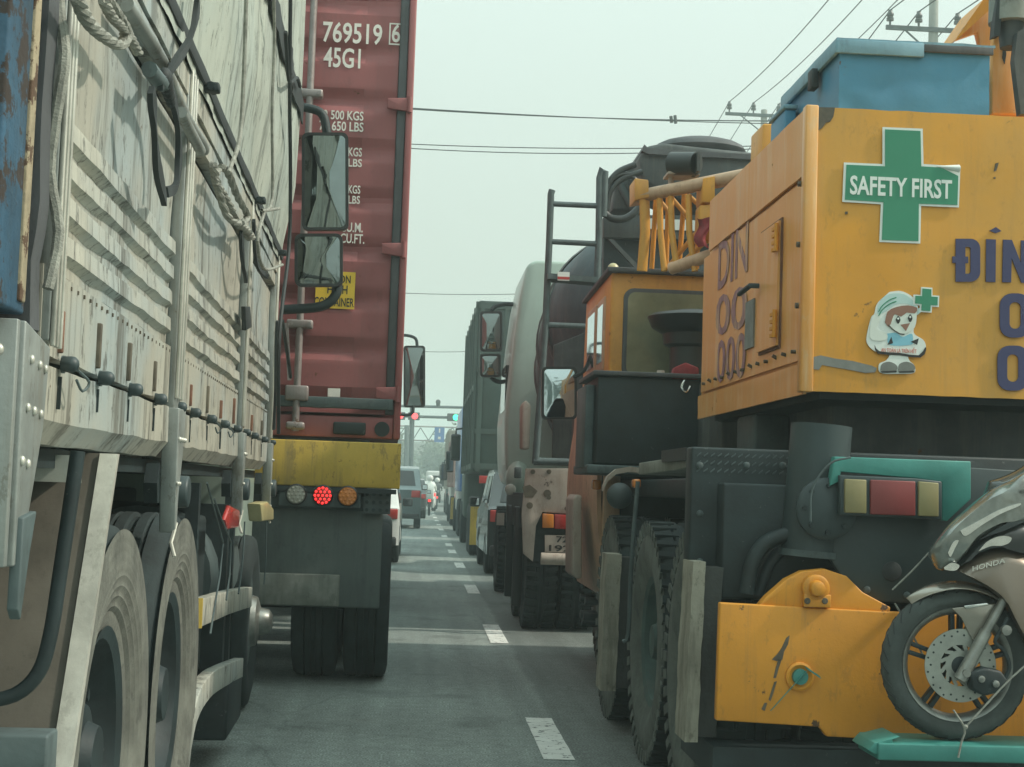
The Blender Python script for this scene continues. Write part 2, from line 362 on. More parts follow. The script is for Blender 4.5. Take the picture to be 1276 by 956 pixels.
def text(body, name, mat, parent, pos, right, up, h, wscale=1., bold=0., ext=.0012, align='LEFT', space=1., kind=None, shear=0.):
    cu = bpy.data.curves.new(name, 'FONT'); cu.body = body; cu.size = 1.; cu.offset = bold; cu.extrude = 0; cu.resolution_u = 3
    cu.align_x = align; cu.space_character = space; cu.shear = shear
    o = bpy.data.objects.new(name, cu); C.objects.link(o)
    bpy.context.view_layer.update()
    me = bpy.data.meshes.new_from_object(o.evaluated_get(bpy.context.evaluated_depsgraph_get()))
    bpy.data.objects.remove(o); bpy.data.curves.remove(cu)
    right, up = V(right).normalized(), V(up).normalized(); nrm = right.cross(up); k = h/.727
    mb = MB(); vs = [V(pos)+right*(v.co.x*k*wscale)+up*(v.co.y*k) for v in me.vertices]
    mb.add(vs, [tuple(p.vertices) for p in me.polygons]); bpy.data.meshes.remove(me)
    m2 = bpy.data.meshes.new(name); inv = INV[parent.name]
    bm = bmesh.new(); bv = [bm.verts.new(inv @ p) for p in mb.v]
    for f in mb.f:
        try: bm.faces.new([bv[i] for i in f])
        except ValueError: pass
    r = bmesh.ops.extrude_face_region(bm, geom=bm.faces[:])
    d = inv.to_3x3() @ (nrm*ext)
    bmesh.ops.translate(bm, verts=[g for g in r['geom'] if isinstance(g, bmesh.types.BMVert)], vec=d)
    bmesh.ops.recalc_face_normals(bm, faces=bm.faces); bm.to_mesh(m2); bm.free(); fin(m2, mat, False)
    ob = bpy.data.objects.new(name, m2); C.objects.link(ob); ob.parent = parent; INV[ob.name] = inv
    return ob

# ------------------------------------------------------------------ wheels (built at the origin, axle along X)
WH = {}
def wheel_meshes(key, r, wd, tyre_mat, rim_mat, lugs=0, rimk=.56, lug=.012, dish=.10, side=True, ridges=False, tread_mat=None):
    mb = MB(); h = wd/2; sw = h*.92
    prof = [(-h*.72, r*rimk), (-h, r*.70), (-h, r*.84), (-sw, r*.95), (-h*.78, r*.985), (-h*.45, r), (-h*.40, r*.975), (-h*.34, r), (-.06*wd, r), (-.045*wd, r*.975), (.045*wd, r*.975), (.06*wd, r),
            (h*.34, r), (h*.40, r*.975), (h*.45, r), (h*.78, r*.985), (sw, r*.95), (h, r*.84), (h, r*.70), (h*.72, r*rimk)]
    if ridges:
        side_ = []
        for i in range(9):
            f = i/8; rr = r*(.60+.35*f); x = h*(.80+.22*math.sin(min(1, f*1.3)*math.pi*.62)); side_ += [(x, rr), (x-.0012, rr+r*.006), (x-.0012, rr+r*.022)]
        prof = [(-x, q) for x, q in [(h*.72, r*rimk)]+side_]+prof[3:-3]+[(x, q) for x, q in side_[::-1]+[(h*.72, r*rimk)]]
    mb.lathe(prof, (0,0,0), (1,0,0), 72)
    for k in range(lugs):
        a = 2*math.pi*k/lugs
        for sg in (-1, 1):
            a2 = a+(math.pi/lugs if sg > 0 else 0)
            d = V((0, math.cos(a2), math.sin(a2))); t = V((0, -math.sin(a2), math.cos(a2)))*(math.pi*r/lugs*.52)
            lo, hi = sg*wd*.12, sg*h*1.01
            mb.prism([V((lo,0,0))+d*(r*.985)-t+t*.4, V((lo,0,0))+d*(r*.985)+t+t*.4, V((lo,0,0))+d*(r+lug)+t*1.1, V((lo,0,0))+d*(r+lug)-t*.4], V((hi-lo,0,0))-t*.5-d*lug*.3)
            if side: mb.prism([V((hi*.985,0,0))+d*(r*.89)-t, V((hi*.985,0,0))+d*(r*.89)+t, V((hi*1.02,0,0))+d*(r*.985)+t, V((hi*1.02,0,0))+d*(r*.985)-t], V((-sg*.01,0,0)))
    tm = mb.mesh('tyre', tyre_mat, ang=40)
    if tread_mat:
        tm.materials.append(tread_mat)
        for p in tm.polygons:
            c = p.center
            if math.hypot(c.y, c.z) > r*.955 and abs(c.x) < h*.97: p.material_index = 1
    rb = MB(); k = r*rimk
    rb.lathe([(-h*.72, k), (-h*.78, k*1.04), (-h*.70, k*.94), (-h*.2, k*.88), (-h*.72+dish, k*.80), (-h*.72+dish*.8, k*.5), (-h*.5, k*.42), (-h*.55, k*.30), (-h*.75, k*.26), (-h*.75, .001)], (0,0,0), (1,0,0), 36)
    rb.lathe([(-h*.72, k), (h*.72, k), (h*.5, k*.9), (h*.3, .001)], (0,0,0), (1,0,0), 24)
    for q in range(8):
        a = 2*math.pi*q/8; c = V((-h*.72+dish*.8, math.cos(a)*k*.62, math.sin(a)*k*.62)); rb.cyl(c-V((.03,0,0)), c+V((.01,0,0)), k*.05, n=6)
    WH[key] = (tm, rb.mesh('rim', rim_mat))
def add_wheel(key, root, pos, flip=False):
    t = inst('wheel', WH[key][0], root, pos, (0, 0, math.pi if flip else 0))
    r = bpy.data.objects.new('rim', WH[key][1]); C.objects.link(r); r.parent = t
    return t
wheel_meshes('left', .60, .29, rubber_dusty, blacksteel, 0, .54, ridges=True, tread_mat=rubber)
wheel_meshes('trailer', .53, .30, rubber, blacksteel, 0)
wheel_meshes('crane', .59, .30, rubber_wall, teal_rim, 44, .52, .006, tread_mat=rubber)
wheel_meshes('mixer', .54, .29, rubber, blacksteel, 40, .56, .012)
wheel_meshes('truck', .50, .28, rubber, greysteel, 0)
wheel_meshes('car', .33, .21, rubber, galv, 0, .64, dish=.05)
# ================================================================== SETTING
g = MB(); g.box(-420, 420, -60, 780, -.6, -.004); struct(g, 'ground', dirt, smooth=False)
g = MB()
g.add([(-4.6, -40, 0), (5.4, -40, 0), (5.4, 700, 0), (-4.6, 700, 0)], [(0, 1, 2, 3)]); struct(g, 'road', asphalt, smooth=False)
for x0, x1 in ((-7.6, -4.62), (5.42, 8.4)):
    g = MB(); g.box(x0, x1, -40, 500, -.1, .13); struct(g, 'pavement', pave, bevel=.02)
# lane dashes (measured along the row)
dash_rows = [((651, 894), (688, 894), (720, 946), (676, 946)), ((602, 778), (620, 778), (634, 801), (610, 801)), ((577, 728.5), (590, 728.5), (599, 739.5), (586, 739.5)),
             ((565, 701), (576, 701), (581, 707.5), (569, 707.5)), ((557, 685), (566, 685), (570, 689.5), (560, 689.5))]
def gnd(px, py, z=.004):
    d = ray(px, py); return EYE + d*((z-EYE.z)/d.z)
k = 0
for q in dash_rows:
    g = MB(); vs = [gnd(*p) for p in q]; x0 = (vs[0].x+vs[3].x)/2; ww = .155; x0 = (vs[0].x+vs[1].x+vs[2].x+vs[3].x)/4
    y0, y1 = vs[3].y, vs[0].y
    n = 8
    def edge(i, sg): return x0+sg*(ww/2+.006*noise.noise(V((i*1.7+k*5, sg*3, 0))))
    vv = []
    for i in range(n+1):
        y = y0+(y1-y0)*i/n; vv += [(edge(i, -1), y, .004), (edge(i, 1), y, .004)]
    g.add(vv, [(2*i, 2*i+1, 2*i+3, 2*i+2) for i in range(n)]); struct(g, 'lane_dash', dash_mat, smooth=False); k += 1
last = y1
step = 5.9
y = 28.9+step
while y < 160:
    g = MB(); g.add([(x0-.075, y-.8, .004), (x0+.075, y-.8, .004), (x0+.075, y+.8, .004), (x0-.075, y+.8, .004)], [(0, 1, 2, 3)]); struct(g, 'lane_dash', dash_mat, smooth=False); y += step

# ================================================================== LEFT CARGO TRUCK
vd = ray(475, 603); LD = V((vd.x, vd.y, 0)).normalized(); LR = V((LD.y, -LD.x, 0))
LYAW = math.atan2(-LD.x, LD.y)
LF = Matrix((( LR.x, LD.x, 0, 0), (LR.y, LD.y, 0, 0), (0, 0, 1, 0), (0, 0, 0, 1)))    # (u across, v along, z up) -> world
S0 = -.65
def LS(px, py, off=0.):         # point of the truck's road-side plane, in (u, v, z)
    d = ray(px, py); t = (S0+off)/d.dot(LR); p = EYE+d*t
    return V((S0+off, p.dot(LD), p.z))
lt = thing('cargo_truck', 'weathered white canvas-topped cargo truck with ribbed drop sides, nearest on the left', 'truck', tuple(LF @ V((-1.8, 5.8, 0))), LYAW)
def LM(): return MB(LF)
bays = [(2.94, 4.70), (4.86, 6.93), (7.05, 8.70)]
for bi, (a, b) in enumerate(bays):
    # drop board: flat face, chamfered bottom; slightly dented
    sec = [V(p) for p in ((0,0,.152), (0,0,.045), (-.035,0,0), (-.09,0,0), (-.09,0,.152))]
    LM().sweep(sec, (S0, a, 1.378), (S0, b, 1.378), 22, .006, bi+1).build('drop_board', side_white, lt, ang=25)
    sec = [V(p) for p in ((0,0,.17), (0,0,0), (-.03,0,0), (-.03,0,.17))]
    LM().sweep(sec, (S0-.006, a, 1.546), (S0-.006, b, 1.546), 22, .004, bi+4).build('upper_board', side_white, lt, ang=25)
    LM().sheet(lambda s, t, a=a, b=b: (S0-.022+.006*noise.noise(V((s*5+bi*7, t*3, 0))), a+(b-a)*s, 1.725+.66*t), 24, 12, (-.02,0,0)).build('side_panel', side_white, lt, ang=60)
    for ri, z in enumerate((1.758, 1.838, 1.918, 1.992)):
        sec = [V(p) for p in ((-.022,0,.050), (-.002,0,.043), (.0,0,.004), (-.022,0,-.012))]
        LM().sweep(sec, (S0-.004, a+.02, z), (S0-.004, b-.02, z), 26, .006 if bi else .004, ri+bi*5+11).build('side_rib', rib_white, lt, ang=30)
    n = int((b-a)/.07)
    m = LM()
    for i in range(n): m.box(S0-.008, S0-.003, a+.05+i*.07, a+.058+i*.07, 1.697, 1.705)
    m.build('rivet_row', bare, lt, kind='stuff', smooth=False)
# stakes with their lower plates
stakes = [(2.945, 3.02), (4.71, 4.85), (6.945, 7.035), (8.71, 8.80)]
for si, (a, b) in enumerate(stakes):
    st = LM().box(S0-.03, S0+.012, a, b, 1.50 if si else 1.57, 2.62).build('stake', alu_dirty, lt, bevel=.004)
    m = LM(); wv = (b-a)*.16
    for f in (.02, .42, .82): m.box(S0+.0125, S0+.022, a+(b-a)*f, a+(b-a)*f+wv, 1.56, 2.58)
    m.build('stake_flange', alu, st, bevel=.002)
    if si:
        LM().prism([(S0+.03, a-.01, 1.53), (S0+.03, b+.01, 1.53), (S0+.03, b-.01, 1.40), (S0+.03, a+.07, 1.27), (S0+.03, a+.062, 1.15), (S0+.03, a+.035, 1.15), (S0+.03, a+.0, 1.36)], (-.05,0,0)).build('stake_plate', alu_dirty, lt, bevel=.004)
        LM().prism([(S0-.02, a-.012, 1.36), (S0-.02, a-.05, 1.30), (S0-.02, a-.02, 1.24), (S0-.02, a+.02, 1.24)], (-.04,0,0)).build('bracket', blacksteel, lt)
        for i in range(4): LM().ball((S0+.032, a+.01+i*(b-a)*.3, 1.435), .008, 4).build('rivet', alu, lt)
        for i in range(3): LM().ball((S0+.032, a+.015+i*(b-a)*.28, 1.30), .007, 4).build('rivet', alu, lt)
        LM().cyl((S0-.03, b-.01, 1.275), (S0+.055, b-.01, 1.275), .052, .05, 18).build('rubber_buffer', bluegrey, lt, bevel=.008)
        LM().tube([(S0+.03, a+.05, 1.18), (S0+.02, a+.02, 1.12), (S0+.035, a+.0, 1.08)], .006, 6).build('hook', alu, lt)
# hinge pegs along the seam, each with a slot above
for px, py in ((75,452), (122,468), (160,482), (192,495), (218,507), (237,514), (258,521), (275,528), (291,534), (303,538), (313.5,542), (326,546), (336,549)):
    p = LS(px, py); v = p.y; z = 1.538
    pg = LM().lathe([(0,.012), (.004,.0155), (.020,.0165), (.028,.015), (.034,.009), (.036,.001)], (S0+.002, v, z), (1,0,0), 16).build('hinge_peg', bluegrey, lt)
    LM().lathe([(.0,.012), (0,.018), (.006,.018), (.006,.012)], (S0+.001, v+.012, z), (1,0,0), 16).build('peg_washer', greysteel, pg)
    if px in (75, 258, 275): LM().tube([(S0+.03, v+.03, z-.01), (S0+.045, v+.075, z-.03), (S0+.035, v+.06, z-.05), (S0+.03, v+.02, z-.03)], .003, 6, 3).build('locking_ring', greysteel, pg)
    LM().box(S0-.02, S0+.004, v-.006, v+.010, z+.022, z+.115+.02*math.sin(px)).build('peg_strap', rust_red if px % 2 else bare, lt, bevel=.003)
    LM().box(S0-.01, S0+.003, v+.004, v+.012, z-.085+.015*math.sin(px), z-.025).build('peg_slot', blacksteel, lt)
# rails under the canvas and the long dark bar
for z0, z1, o in ((2.425, 2.49, .004), (2.50, 2.575, .012)):
    LM().sweep([V(p) for p in ((o,0,0), (o,0,z1-z0), (-.04,0,z1-z0), (-.04,0,0))], (S0, 2.9, z0), (S0, 8.82, z0), 30, .006, int(z0*100)).build('top_rail', side_white, lt, ang=30)
LM().sweep([V(p) for p in ((.028,0,0), (.034,0,.03), (.02,0,.062), (-.01,0,.062), (-.01,0,0))], (S0, 2.7, 2.60), (S0, 8.9, 2.60), 30, .005, 3).build('canvas_bar', strap_mat, lt)
for v in (5.0, 7.0, 8.6):
    LM().box(S0+.0, S0+.07, v-.02, v+.03, 2.585, 2.615).build('bar_clamp', blacksteel, lt, bevel=.006)
    LM().cyl((S0+.045, v-.03, 2.60), (S0+.045, v+.05, 2.60), .013, n=10).build('clamp_bolt', blacksteel, lt)
# pipe on the first bay
LM().tube([(S0+.03, 3.45, 2.385), (S0+.035, 3.95, 2.40), (S0+.028, 4.5, 2.385), (S0+.03, 4.98, 2.395), (S0-.0, 5.06, 2.40)], .019, 12, 4).build('side_pipe', alu_dirty, lt)
# canvas cover
def canv(s, t):
    v = 2.62+6.30*s; z = 2.57+1.75*t
    bulge = .02+.062*min(1, max(0, (z-2.66)/.35))*(.35+.65*s)
    wr = .022*noise.noise(V((v*2.6, z*.35, 3)))+.012*noise.noise(V((v*8, z*.55, 1)))+.006*noise.noise(V((v*19, z*1.2, 5)))
    tight = min(1, t*4)
    return (S0+bulge+wr*(.4+.6*tight), v, z)
cv = LM().sheet(canv, 190, 26).build('canvas_cover', canvas, lt, ang=80)
LM().sheet(lambda s, t: (S0+.11-2.4*s, 2.62+6.3*t, 4.32+.10*math.sin(s*math.pi)+.02*noise.noise(V((s*8, t*9, 0)))), 14, 30).build('canvas_roof', canvas, lt, ang=80)
LM().box(S0-2.35, S0-.02, 2.64, 2.66, 1.58, 4.3).build('tailgate', side_white, lt)
LM().box(S0-2.40, S0-2.34, 2.7, 8.8, 1.40, 4.3).build('far_side', side_white, lt)
LM().box(S0-2.35, S0-.0, 8.84, 8.88, 1.40, 4.3).build('headboard', side_white, lt)
LM().sheet(lambda s, t: V(canv((3.0+5.9*s-2.62)/6.3, (3.40+.13*t-2.57)/1.75))+V((.012, 0, .02*math.sin(s*9))), 60, 2, (.008,0,0)).build('canvas_strap', strap_mat, cv)
# rear corner post, seal and bracket plates
LM().box(S0-.16, S0+.0, 2.57, 2.785, 1.60, 3.9).build('corner_post', blue_rust, lt, bevel=.006)
LM().box(S0-.12, S0+.006, 2.725, 2.765, 1.62, 3.9).build('rusty_edge_strip', rust_cream, lt, bevel=.003)
LM().sweep([V(p) for p in ((.012,0,0), (.016,.06,0), (.0,.11,0), (-.08,.11,0), (-.08,0,0))], (S0-.005, 2.80, 1.585), (S0-.005, 2.80, 3.9), 40, .01, 8).build('dark_seal', seal, lt)
LM().tube([(S0+.02+.012*math.sin(i*2.1), 2.875+.016*math.sin(i*1.3), 1.66+i*.11) for i in range(14)], .011, 7, 3).build('frayed_rope', rope_mat, lt)
bp = LM().prism([(S0+.02, 2.72, 1.585), (S0+.02, 2.925, 1.555), (S0+.02, 2.90, 1.40), (S0+.02, 2.835, 1.27), (S0+.02, 2.78, 1.155), (S0+.02, 2.725, 1.155)], (-.035,0,0)).build('corner_bracket', alu_dirty, lt, bevel=.004)
LM().box(S0-.5, S0+.012, 2.695, 2.715, 1.155, 1.585).build('corner_plate', alu_dirty, lt, bevel=.003)
for px, py in ((40,448), (50,455), (57,460), (35,508), (43,512), (51,516), (28,574), (35,578)):
    p = LS(px, py, .022); LM().ball(tuple(p), .0085, 5, (.6,1,1)).build('rivet', alu, bp)
for x, z in ((-.02, 1.53), (-.03, 1.38), (-.20, 1.53)): LM().ball((S0+x, 2.692, z), .0115, 5, (1,.6,1)).build('rivet', alu, bp)
LM().prism([(S0+.03, 2.74, 1.24), (S0+.03, 2.84, 1.25), (S0+.03, 2.80, 1.17), (S0+.03, 2.76, 1.06), (S0+.03, 2.735, 1.08)], (-.02,0,0)).build('bent_tab', greysteel, lt, bevel=.003)
# mudguard behind the rear wheels
fa, fb = V((S0-.02, 3.70, 1.37)), V((S0-.02, 3.30, .66))
LM().prism([fa, fb, fb+V((0,.02,0)), fa+V((0,.02,0))], (-.85,0,0)).build('mud_flap', brown_plate, lt)
LM().prism([fa+V((.045,-.012,0)), fb+V((.045,-.012,0)), fb+V((.045,.012,-.01)), fa+V((.045,.012,0))], (-.042,0,0)).build('flap_edge', alu, lt)
LM().box(S0-.9, S0-.0, 3.19, 3.29, .685, .79).build('rear_crossbar', greysteel, lt, bevel=.006)
LM().box(S0-.9, S0-.02, 3.21, 3.25, .42, .68).build('rear_plate', brown_plate, lt)
LM().cyl((S0-.16, 3.15, .735), (S0-.16, 3.19, .735), .017, n=6).build('bolt', greysteel, lt)
pp = [at(x, y, 3.15) for x, y in ((97,562), (86,640), (74,720), (63,790), (48,838), (18,866), (-30,876))]
MB().tube(pp, .015, 10, 4).build('bent_pipe', blacksteel, lt)
LM().box(S0-.25, S0-.02, 3.45, 3.5, 1.30, 1.36).build('canvas_scrap', side_white, lt)
# wheels
for v in (3.98, 5.2):
    add_wheel('left', lt, LF @ V((S0-.145, v, .60)), True); add_wheel('left', lt, LF @ V((S0-.50, v, .60)))
    add_wheel('left', lt, LF @ V((S0-1.80, v, .60)), True); add_wheel('left', lt, LF @ V((S0-2.15, v, .60)))
    LM().cyl((S0-2.2, v, .58), (S0-.3, v, .58), .07).build('axle', blacksteel, lt)
for u in (S0-.20, S0-2.05): add_wheel('truck', lt, LF @ V((u, 9.05, .50)), u > -2)
LM().lathe([(0,.15), (.03,.14), (.05,.08), (.10,.07), (.12,.04), (.12,.001)], (S0-.07, 9.05, .50), (1,0,0), 16).build('hub_cap', fork_metal, lt)
# undercarriage
LM().box(S0-1.55, S0-.75, 2.9, 9.5, .78, 1.25).build('chassis', blacksteel, lt, bevel=.02)
LM().box(S0-2.33, S0-.07, 2.9, 8.8, 1.33, 1.372).build('bed_floor', blacksteel, lt)
LM().box(S0-.7, S0-.10, 5.85, 6.75, .48, 1.16).build('tool_box', blacksteel, lt, bevel=.02)
LM().cyl((S0-.42, 6.95, .86), (S0-.42, 8.35, .86), .33, n=24).build('fuel_tank', greysteel, lt)
LM().box(S0-.7, S0-.06, 7.3, 7.38, .2, 1.2).build('splash_plate', blacksteel, lt)
LM().box(S0-.38, S0+.0, 7.05, 7.75, .14, .40).build('step_box', blacksteel, lt, bevel=.015)
# side guards, white with a yellow end
def rail(pts, hh, th):
    m = LM(); ps = catmull([V(p) for p in pts], 4); n = len(ps)
    vs = []
    for p in ps: vs += [p+V((0,0,-hh)), p+V((0,0,hh)), p+V((-th,0,hh)), p+V((-th,0,-hh))]
    fs = [(i*4+a, i*4+(a+1) % 4, i*4+4+(a+1) % 4, i*4+4+a) for i in range(n-1) for a in range(4)]
    return m.add(vs, fs+[(0,1,2,3), (4*n-4, 4*n-3, 4*n-2, 4*n-1)])
up = [LS(252,764), LS(268,758), LS(290,750), LS(314,744)]
gr_ = rail([up[0], up[1], up[2], up[3]], .052, .05).build('side_guard', rib_white, lt, bevel=.004)
e = up[0]; LM().prism([e+V((0.001,-.01,-.056)), e+V((.001,-.01,.056)), e+V((-.16,-.05,.05)), e+V((-.16,-.05,-.06))], (0,.012,0)).build('guard_end', yellow_bumper, gr_)
lo = [LS(235,945), LS(246,885), LS(262,856), LS(280,843), LS(303,832)]
rail(lo, .048, .05).build('side_guard', rib_white, lt, bevel=.004)
for v in (6.0, 7.5): LM().box(S0-.10, S0-.05, v, v+.06, .3, 1.3).build('guard_post', blacksteel, lt)
# marker lamps and tie wires
LM().prism([LS(281,648,.03), LS(287,630,.03), LS(299,636,.03), LS(298,657,.03), LS(284,660,.03)], (-.02,0,0)).build('marker_lamp', lamp_red, lt, bevel=.006)
ml = LM().prism([LS(325,628,.05), LS(334,625,.05), LS(341,634,.05), LS(341,648,.05), LS(327,650,.05)], (-.07,0,0)).build('marker_lamp', lamp_cream, lt, bevel=.008)
for pts in (((267,622), (274,642), (288,676), (286,716), (282,748)), ((258,602), (271,650), (278,676), (274,716), (262,790)), ((305,650), (303,690), (300,720), (297,740)), ((332,650), (331,700), (329,728))):
    LM().tube([LS(*p, .035) for p in pts], .004, 6).build('tie_wire', greysteel, lt)
# cab (mostly hidden), mirrors on its right
cab_ = LM().box(S0-2.15, S0-.14, 8.95, 9.72, .75, 2.95).build('cab', pale_cab, lt, bevel=.08, seg=3)
LM().box(S0-.145, S0-.125, 9.1, 9.6, 1.95, 2.7).build('cab_window', glass, cab_)
LM().box(S0-2.05, S0-.25, 9.715, 9.735, 1.9, 2.7).build('windscreen', glass, cab_)
def mirror(parent, cx0, cy0, cx1, cy1, Y, mat, rim=.018, dep=.09, face_left=True, glass2=None):
    a, b, c, d = at(cx0, cy0, Y), at(cx1, cy0, Y), at(cx1, cy1, Y), at(cx0, cy1, Y)
    cen = (a+b+c+d)/4; ex = (b-a)/2; ez = (a-d)/2; hx, hz = ex.length, ez.length; ex.normalize(); ez.normalize(); ey = ex.cross(ez)
    if ey.y < 0: ey = -ey
    def rr(hx, hz, r, n=5):
        o = []
        for sx, sz, a0 in ((1,1,0), (-1,1,90), (-1,-1,180), (1,-1,270)):
            for i in range(n+1):
                t = math.radians(a0+90*i/n); o.append((sx*(hx-r)+r*math.cos(t), sz*(hz-r)+r*math.sin(t)))
        return o
    rad = min(hx, hz)*.28
    P = lambda q, y: cen+ex*q[0]+ez*q[1]+ey*y
    m = MB(); o1 = rr(hx, hz, rad); o2 = rr(hx*.82, hz*.9, rad*.8); n = len(o1); i1 = rr(hx-rim, hz-rim, rad*.8)
    vs = [P(q, 0) for q in i1]+[P(q, 0) for q in o1]+[P(q, dep*.5) for q in o1]+[P(q, dep) for q in o2]+[P(q, .006) for q in i1]
    fs = []
    for r in range(3): fs += [(r*n+i, r*n+(i+1) % n, (r+1)*n+(i+1) % n, (r+1)*n+i) for i in range(n)]
    fs += [(i, 4*n+i, 4*n+(i+1) % n, (i+1) % n) for i in range(n)]+[tuple(range(3*n, 4*n))]
    ho = m.add(vs, fs).build('mirror', blackplastic, parent, ang=50)
    m = MB(); rings = (1., .8, .6, .4, .2); bul = .0022*hz/.2           # gently convex glass
    vs = [P((q[0]*k, q[1]*k), .0045-bul*(1-k*k)*3) for k in rings for q in i1]+[P((0, 0), .0045-bul*3)]
    fs = [(a*n+i, a*n+(i+1) % n, (a+1)*n+(i+1) % n, (a+1)*n+i) for a in range(len(rings)-1) for i in range(n)]+[((len(rings)-1)*n+i, (len(rings)-1)*n+(i+1) % n, len(rings)*n) for i in range(n)]
    m.add(vs, fs).build('mirror_glass', mat, ho, ang=80)
    return ho
mirror(lt, 376, 165, 434, 287, 9.35, mirror_dark)
mirror(lt, 367, 291, 427, 357, 9.35, mirror_dark)
MB().tube([at(x, y, 9.42) for x, y in ((366,133), (385,135), (402,143), (408,168))], .028, 8, 4).build('mirror_arm', blacksteel, lt)
MB().tube([at(x, y, 9.42) for x, y in ((421,352), (418,368), (400,382), (352,386))], .03, 8, 4).build('mirror_arm', blacksteel, lt)
# hanging straps and ropes (all tied to the truck)
def lstrap(pts, wd=.022, off=.06):
    ps = catmull([LS(x, y, off) for x, y in pts], 5); m = LM(); vs = []
    for i, p in enumerate(ps):
        t = (ps[min(i+1, len(ps)-1)]-ps[max(i-1, 0)]).normalized(); sd_ = V((1,0,0)).cross(t).normalized()*wd/2; tw = V((.002*math.sin(i*.7),0,0))
        vs += [p+sd_+tw, p-sd_-tw, p-sd_-tw-V((.014,0,0)), p+sd_+tw-V((.014,0,0))]
    n = len(ps)
    return m.add(vs, [(i*4+a, i*4+(a+1) % 4, i*4+4+(a+1) % 4, i*4+4+a) for i in range(n-1) for a in range(4)]+[(0,1,2,3), (4*n-4, 4*n-3, 4*n-2, 4*n-1)])
for pts, wd in ((((192,112), (195,150), (199,205), (208,250)), .034), (((215,112), (222,140), (226,190), (222,232), (210,240)), .026), (((203,108), (222,78), (238,52), (247,20), (249,-10)), .022),
                (((302,290), (305,330), (309,350)), .022), (((347,400), (345,470), (343,535)), .05), (((318,275), (322,330), (335,345)), .02)):
    lstrap(pts, wd, .075 if pts[0][0] > 190 and pts[0][0] < 230 else .06).build('hanging_strap', strap_mat, lt)
for i in range(5):
    p = LS(205+i*2, 98+i*7, .065); LM().ball(tuple(p), .035-.003*i, 6, (.6, 1, .8)).build('strap_knot', strap_mat, lt)
for pts, r in ((((307,-5), (304,90), (299,170), (285,215)), .008), (((341,-5), (342,55), (339,140), (339,250), (326,262), (348,260)), .0071), (((362,-5), (361,120), (362,220), (360,310), (348,420), (347,540)), .010),
               (((356,40), (360,100), (370,97), (374,108)), .010), (((352,400), (358,440), (362,470)), .01), (((330,262), (321,300), (330,335), (352,330)), .0072)):
    LM().tube([LS(x, y, .115 if x > 335 or .007 < r < .008 else .085) for x, y in pts], r, 7, 5).build('hanging_cord', strap_mat if r > .008 else rope_mat, lt)
def rope(pts, r=.018, off=.06):
    ps = catmull([LS(x, y, off) for x, y in pts], 7); m = LM()
    for k in range(3):
        q = []
        for i, p in enumerate(ps):
            a = i*.9+k*2.094; q.append(p+V((math.cos(a), math.sin(a)*.7, math.sin(a)*.7))*r*.55)
        m.tube(q, r*.62, 6)
    return m.build('rope', rope_mat, lt)
rope(((95,-5), (108,25), (128,45), (150,56), (157,40), (145,18), (130,-5)), .0135)
rope(((128,0), (140,22), (152,34), (163,48), (172,66)), .011)
rope(((265,205), (272,235), (284,270), (300,278), (308,268), (296,245), (284,215), (276,208)), .014)
rope(((272,212), (268,225), (278,240), (290,262)), .012)
rope(((298,278), (306,286), (312,296)), .02)
LM().tube([LS(186,86,.06), LS(197,100,.06), LS(207,108,.06)], .02, 8).build('side_pipe', greysteel, lt)
LM().tube([LS(226,140,.05), LS(234,158,.05), LS(243,175,.05), LS(250,188,.05)], .017, 8, 3).build('side_pipe', alu_dirty, lt)
LM().prism([LS(306,382,.04), LS(312,382,.04), LS(314,408,.04), LS(307,412,.04)], (-.02,0,0)).build('hanging_pad', strap_mat, lt, bevel=.004)

# ================================================================== CONTAINER, TRAILER, TRACTOR (left lane)
CY = 10.0
cp = lambda x, y, dy=0.: at(x, y, CY+dy)
XR = cp(508, 300).x; XL = XR-2.44
zb = cp(420, 545).z; zt = zb+3.25
ct = thing('shipping_container', 'tall maroon high-cube shipping container with white code lettering on its doors', 'container', ((XL+XR)/2, CY+6, zb))
def xs(f): return XL+(XR-XL)*f
fm = .045
MB().box(XR-fm, XR, CY, CY+.16, zb, zt).build('corner_post', maroon, ct, bevel=.01)
MB().box(XL, XL+fm, CY, CY+.16, zb, zt).build('corner_post', maroon, ct, bevel=.01)
MB().box(XL+fm+.002, XR-fm-.002, CY+.02, CY+.14, zb, zb+.14).build('door_sill', maroon, ct, bevel=.01)
MB().box(XL+fm+.002, XR-fm-.002, CY+.02, CY+.14, zt-.13, zt).build('door_header', maroon, ct, bevel=.01)
MB().box(XL+.01, XL+.05, CY+.16, CY+12.1, zb, zt-.02).build('side_wall', maroon, ct)
m = MB()
def corr(s, t):
    y = CY+.17+11.9*s; ph = (y*3.6) % 1
    return (XR-.012-.034*(1 if ph < .35 else max(0, 1-(ph-.35)/.15) if ph < .5 else 0 if ph < .85 else (ph-.85)/.15), y, zb+.12+(zt-zb-.2)*t)
m.sheet(corr, 500, 1).build('side_wall', maroon, ct, ang=20)
MB().box(XL+.01, XR-.01, CY+.16, CY+12.1, zt-.03, zt-.01).build('roof', maroon, ct)
MB().box(XL+.01, XR-.012, CY+.165, CY+12.1, zb+.001, zb+.12).build('bottom_rail', maroon, ct)
MB().box(XL+.01, XR-.01, CY+12.1, CY+12.16, zb, zt).build('front_wall', maroon, ct)
mid = (XL+XR)/2
zd0, zd1 = zb+.16, zt-.15
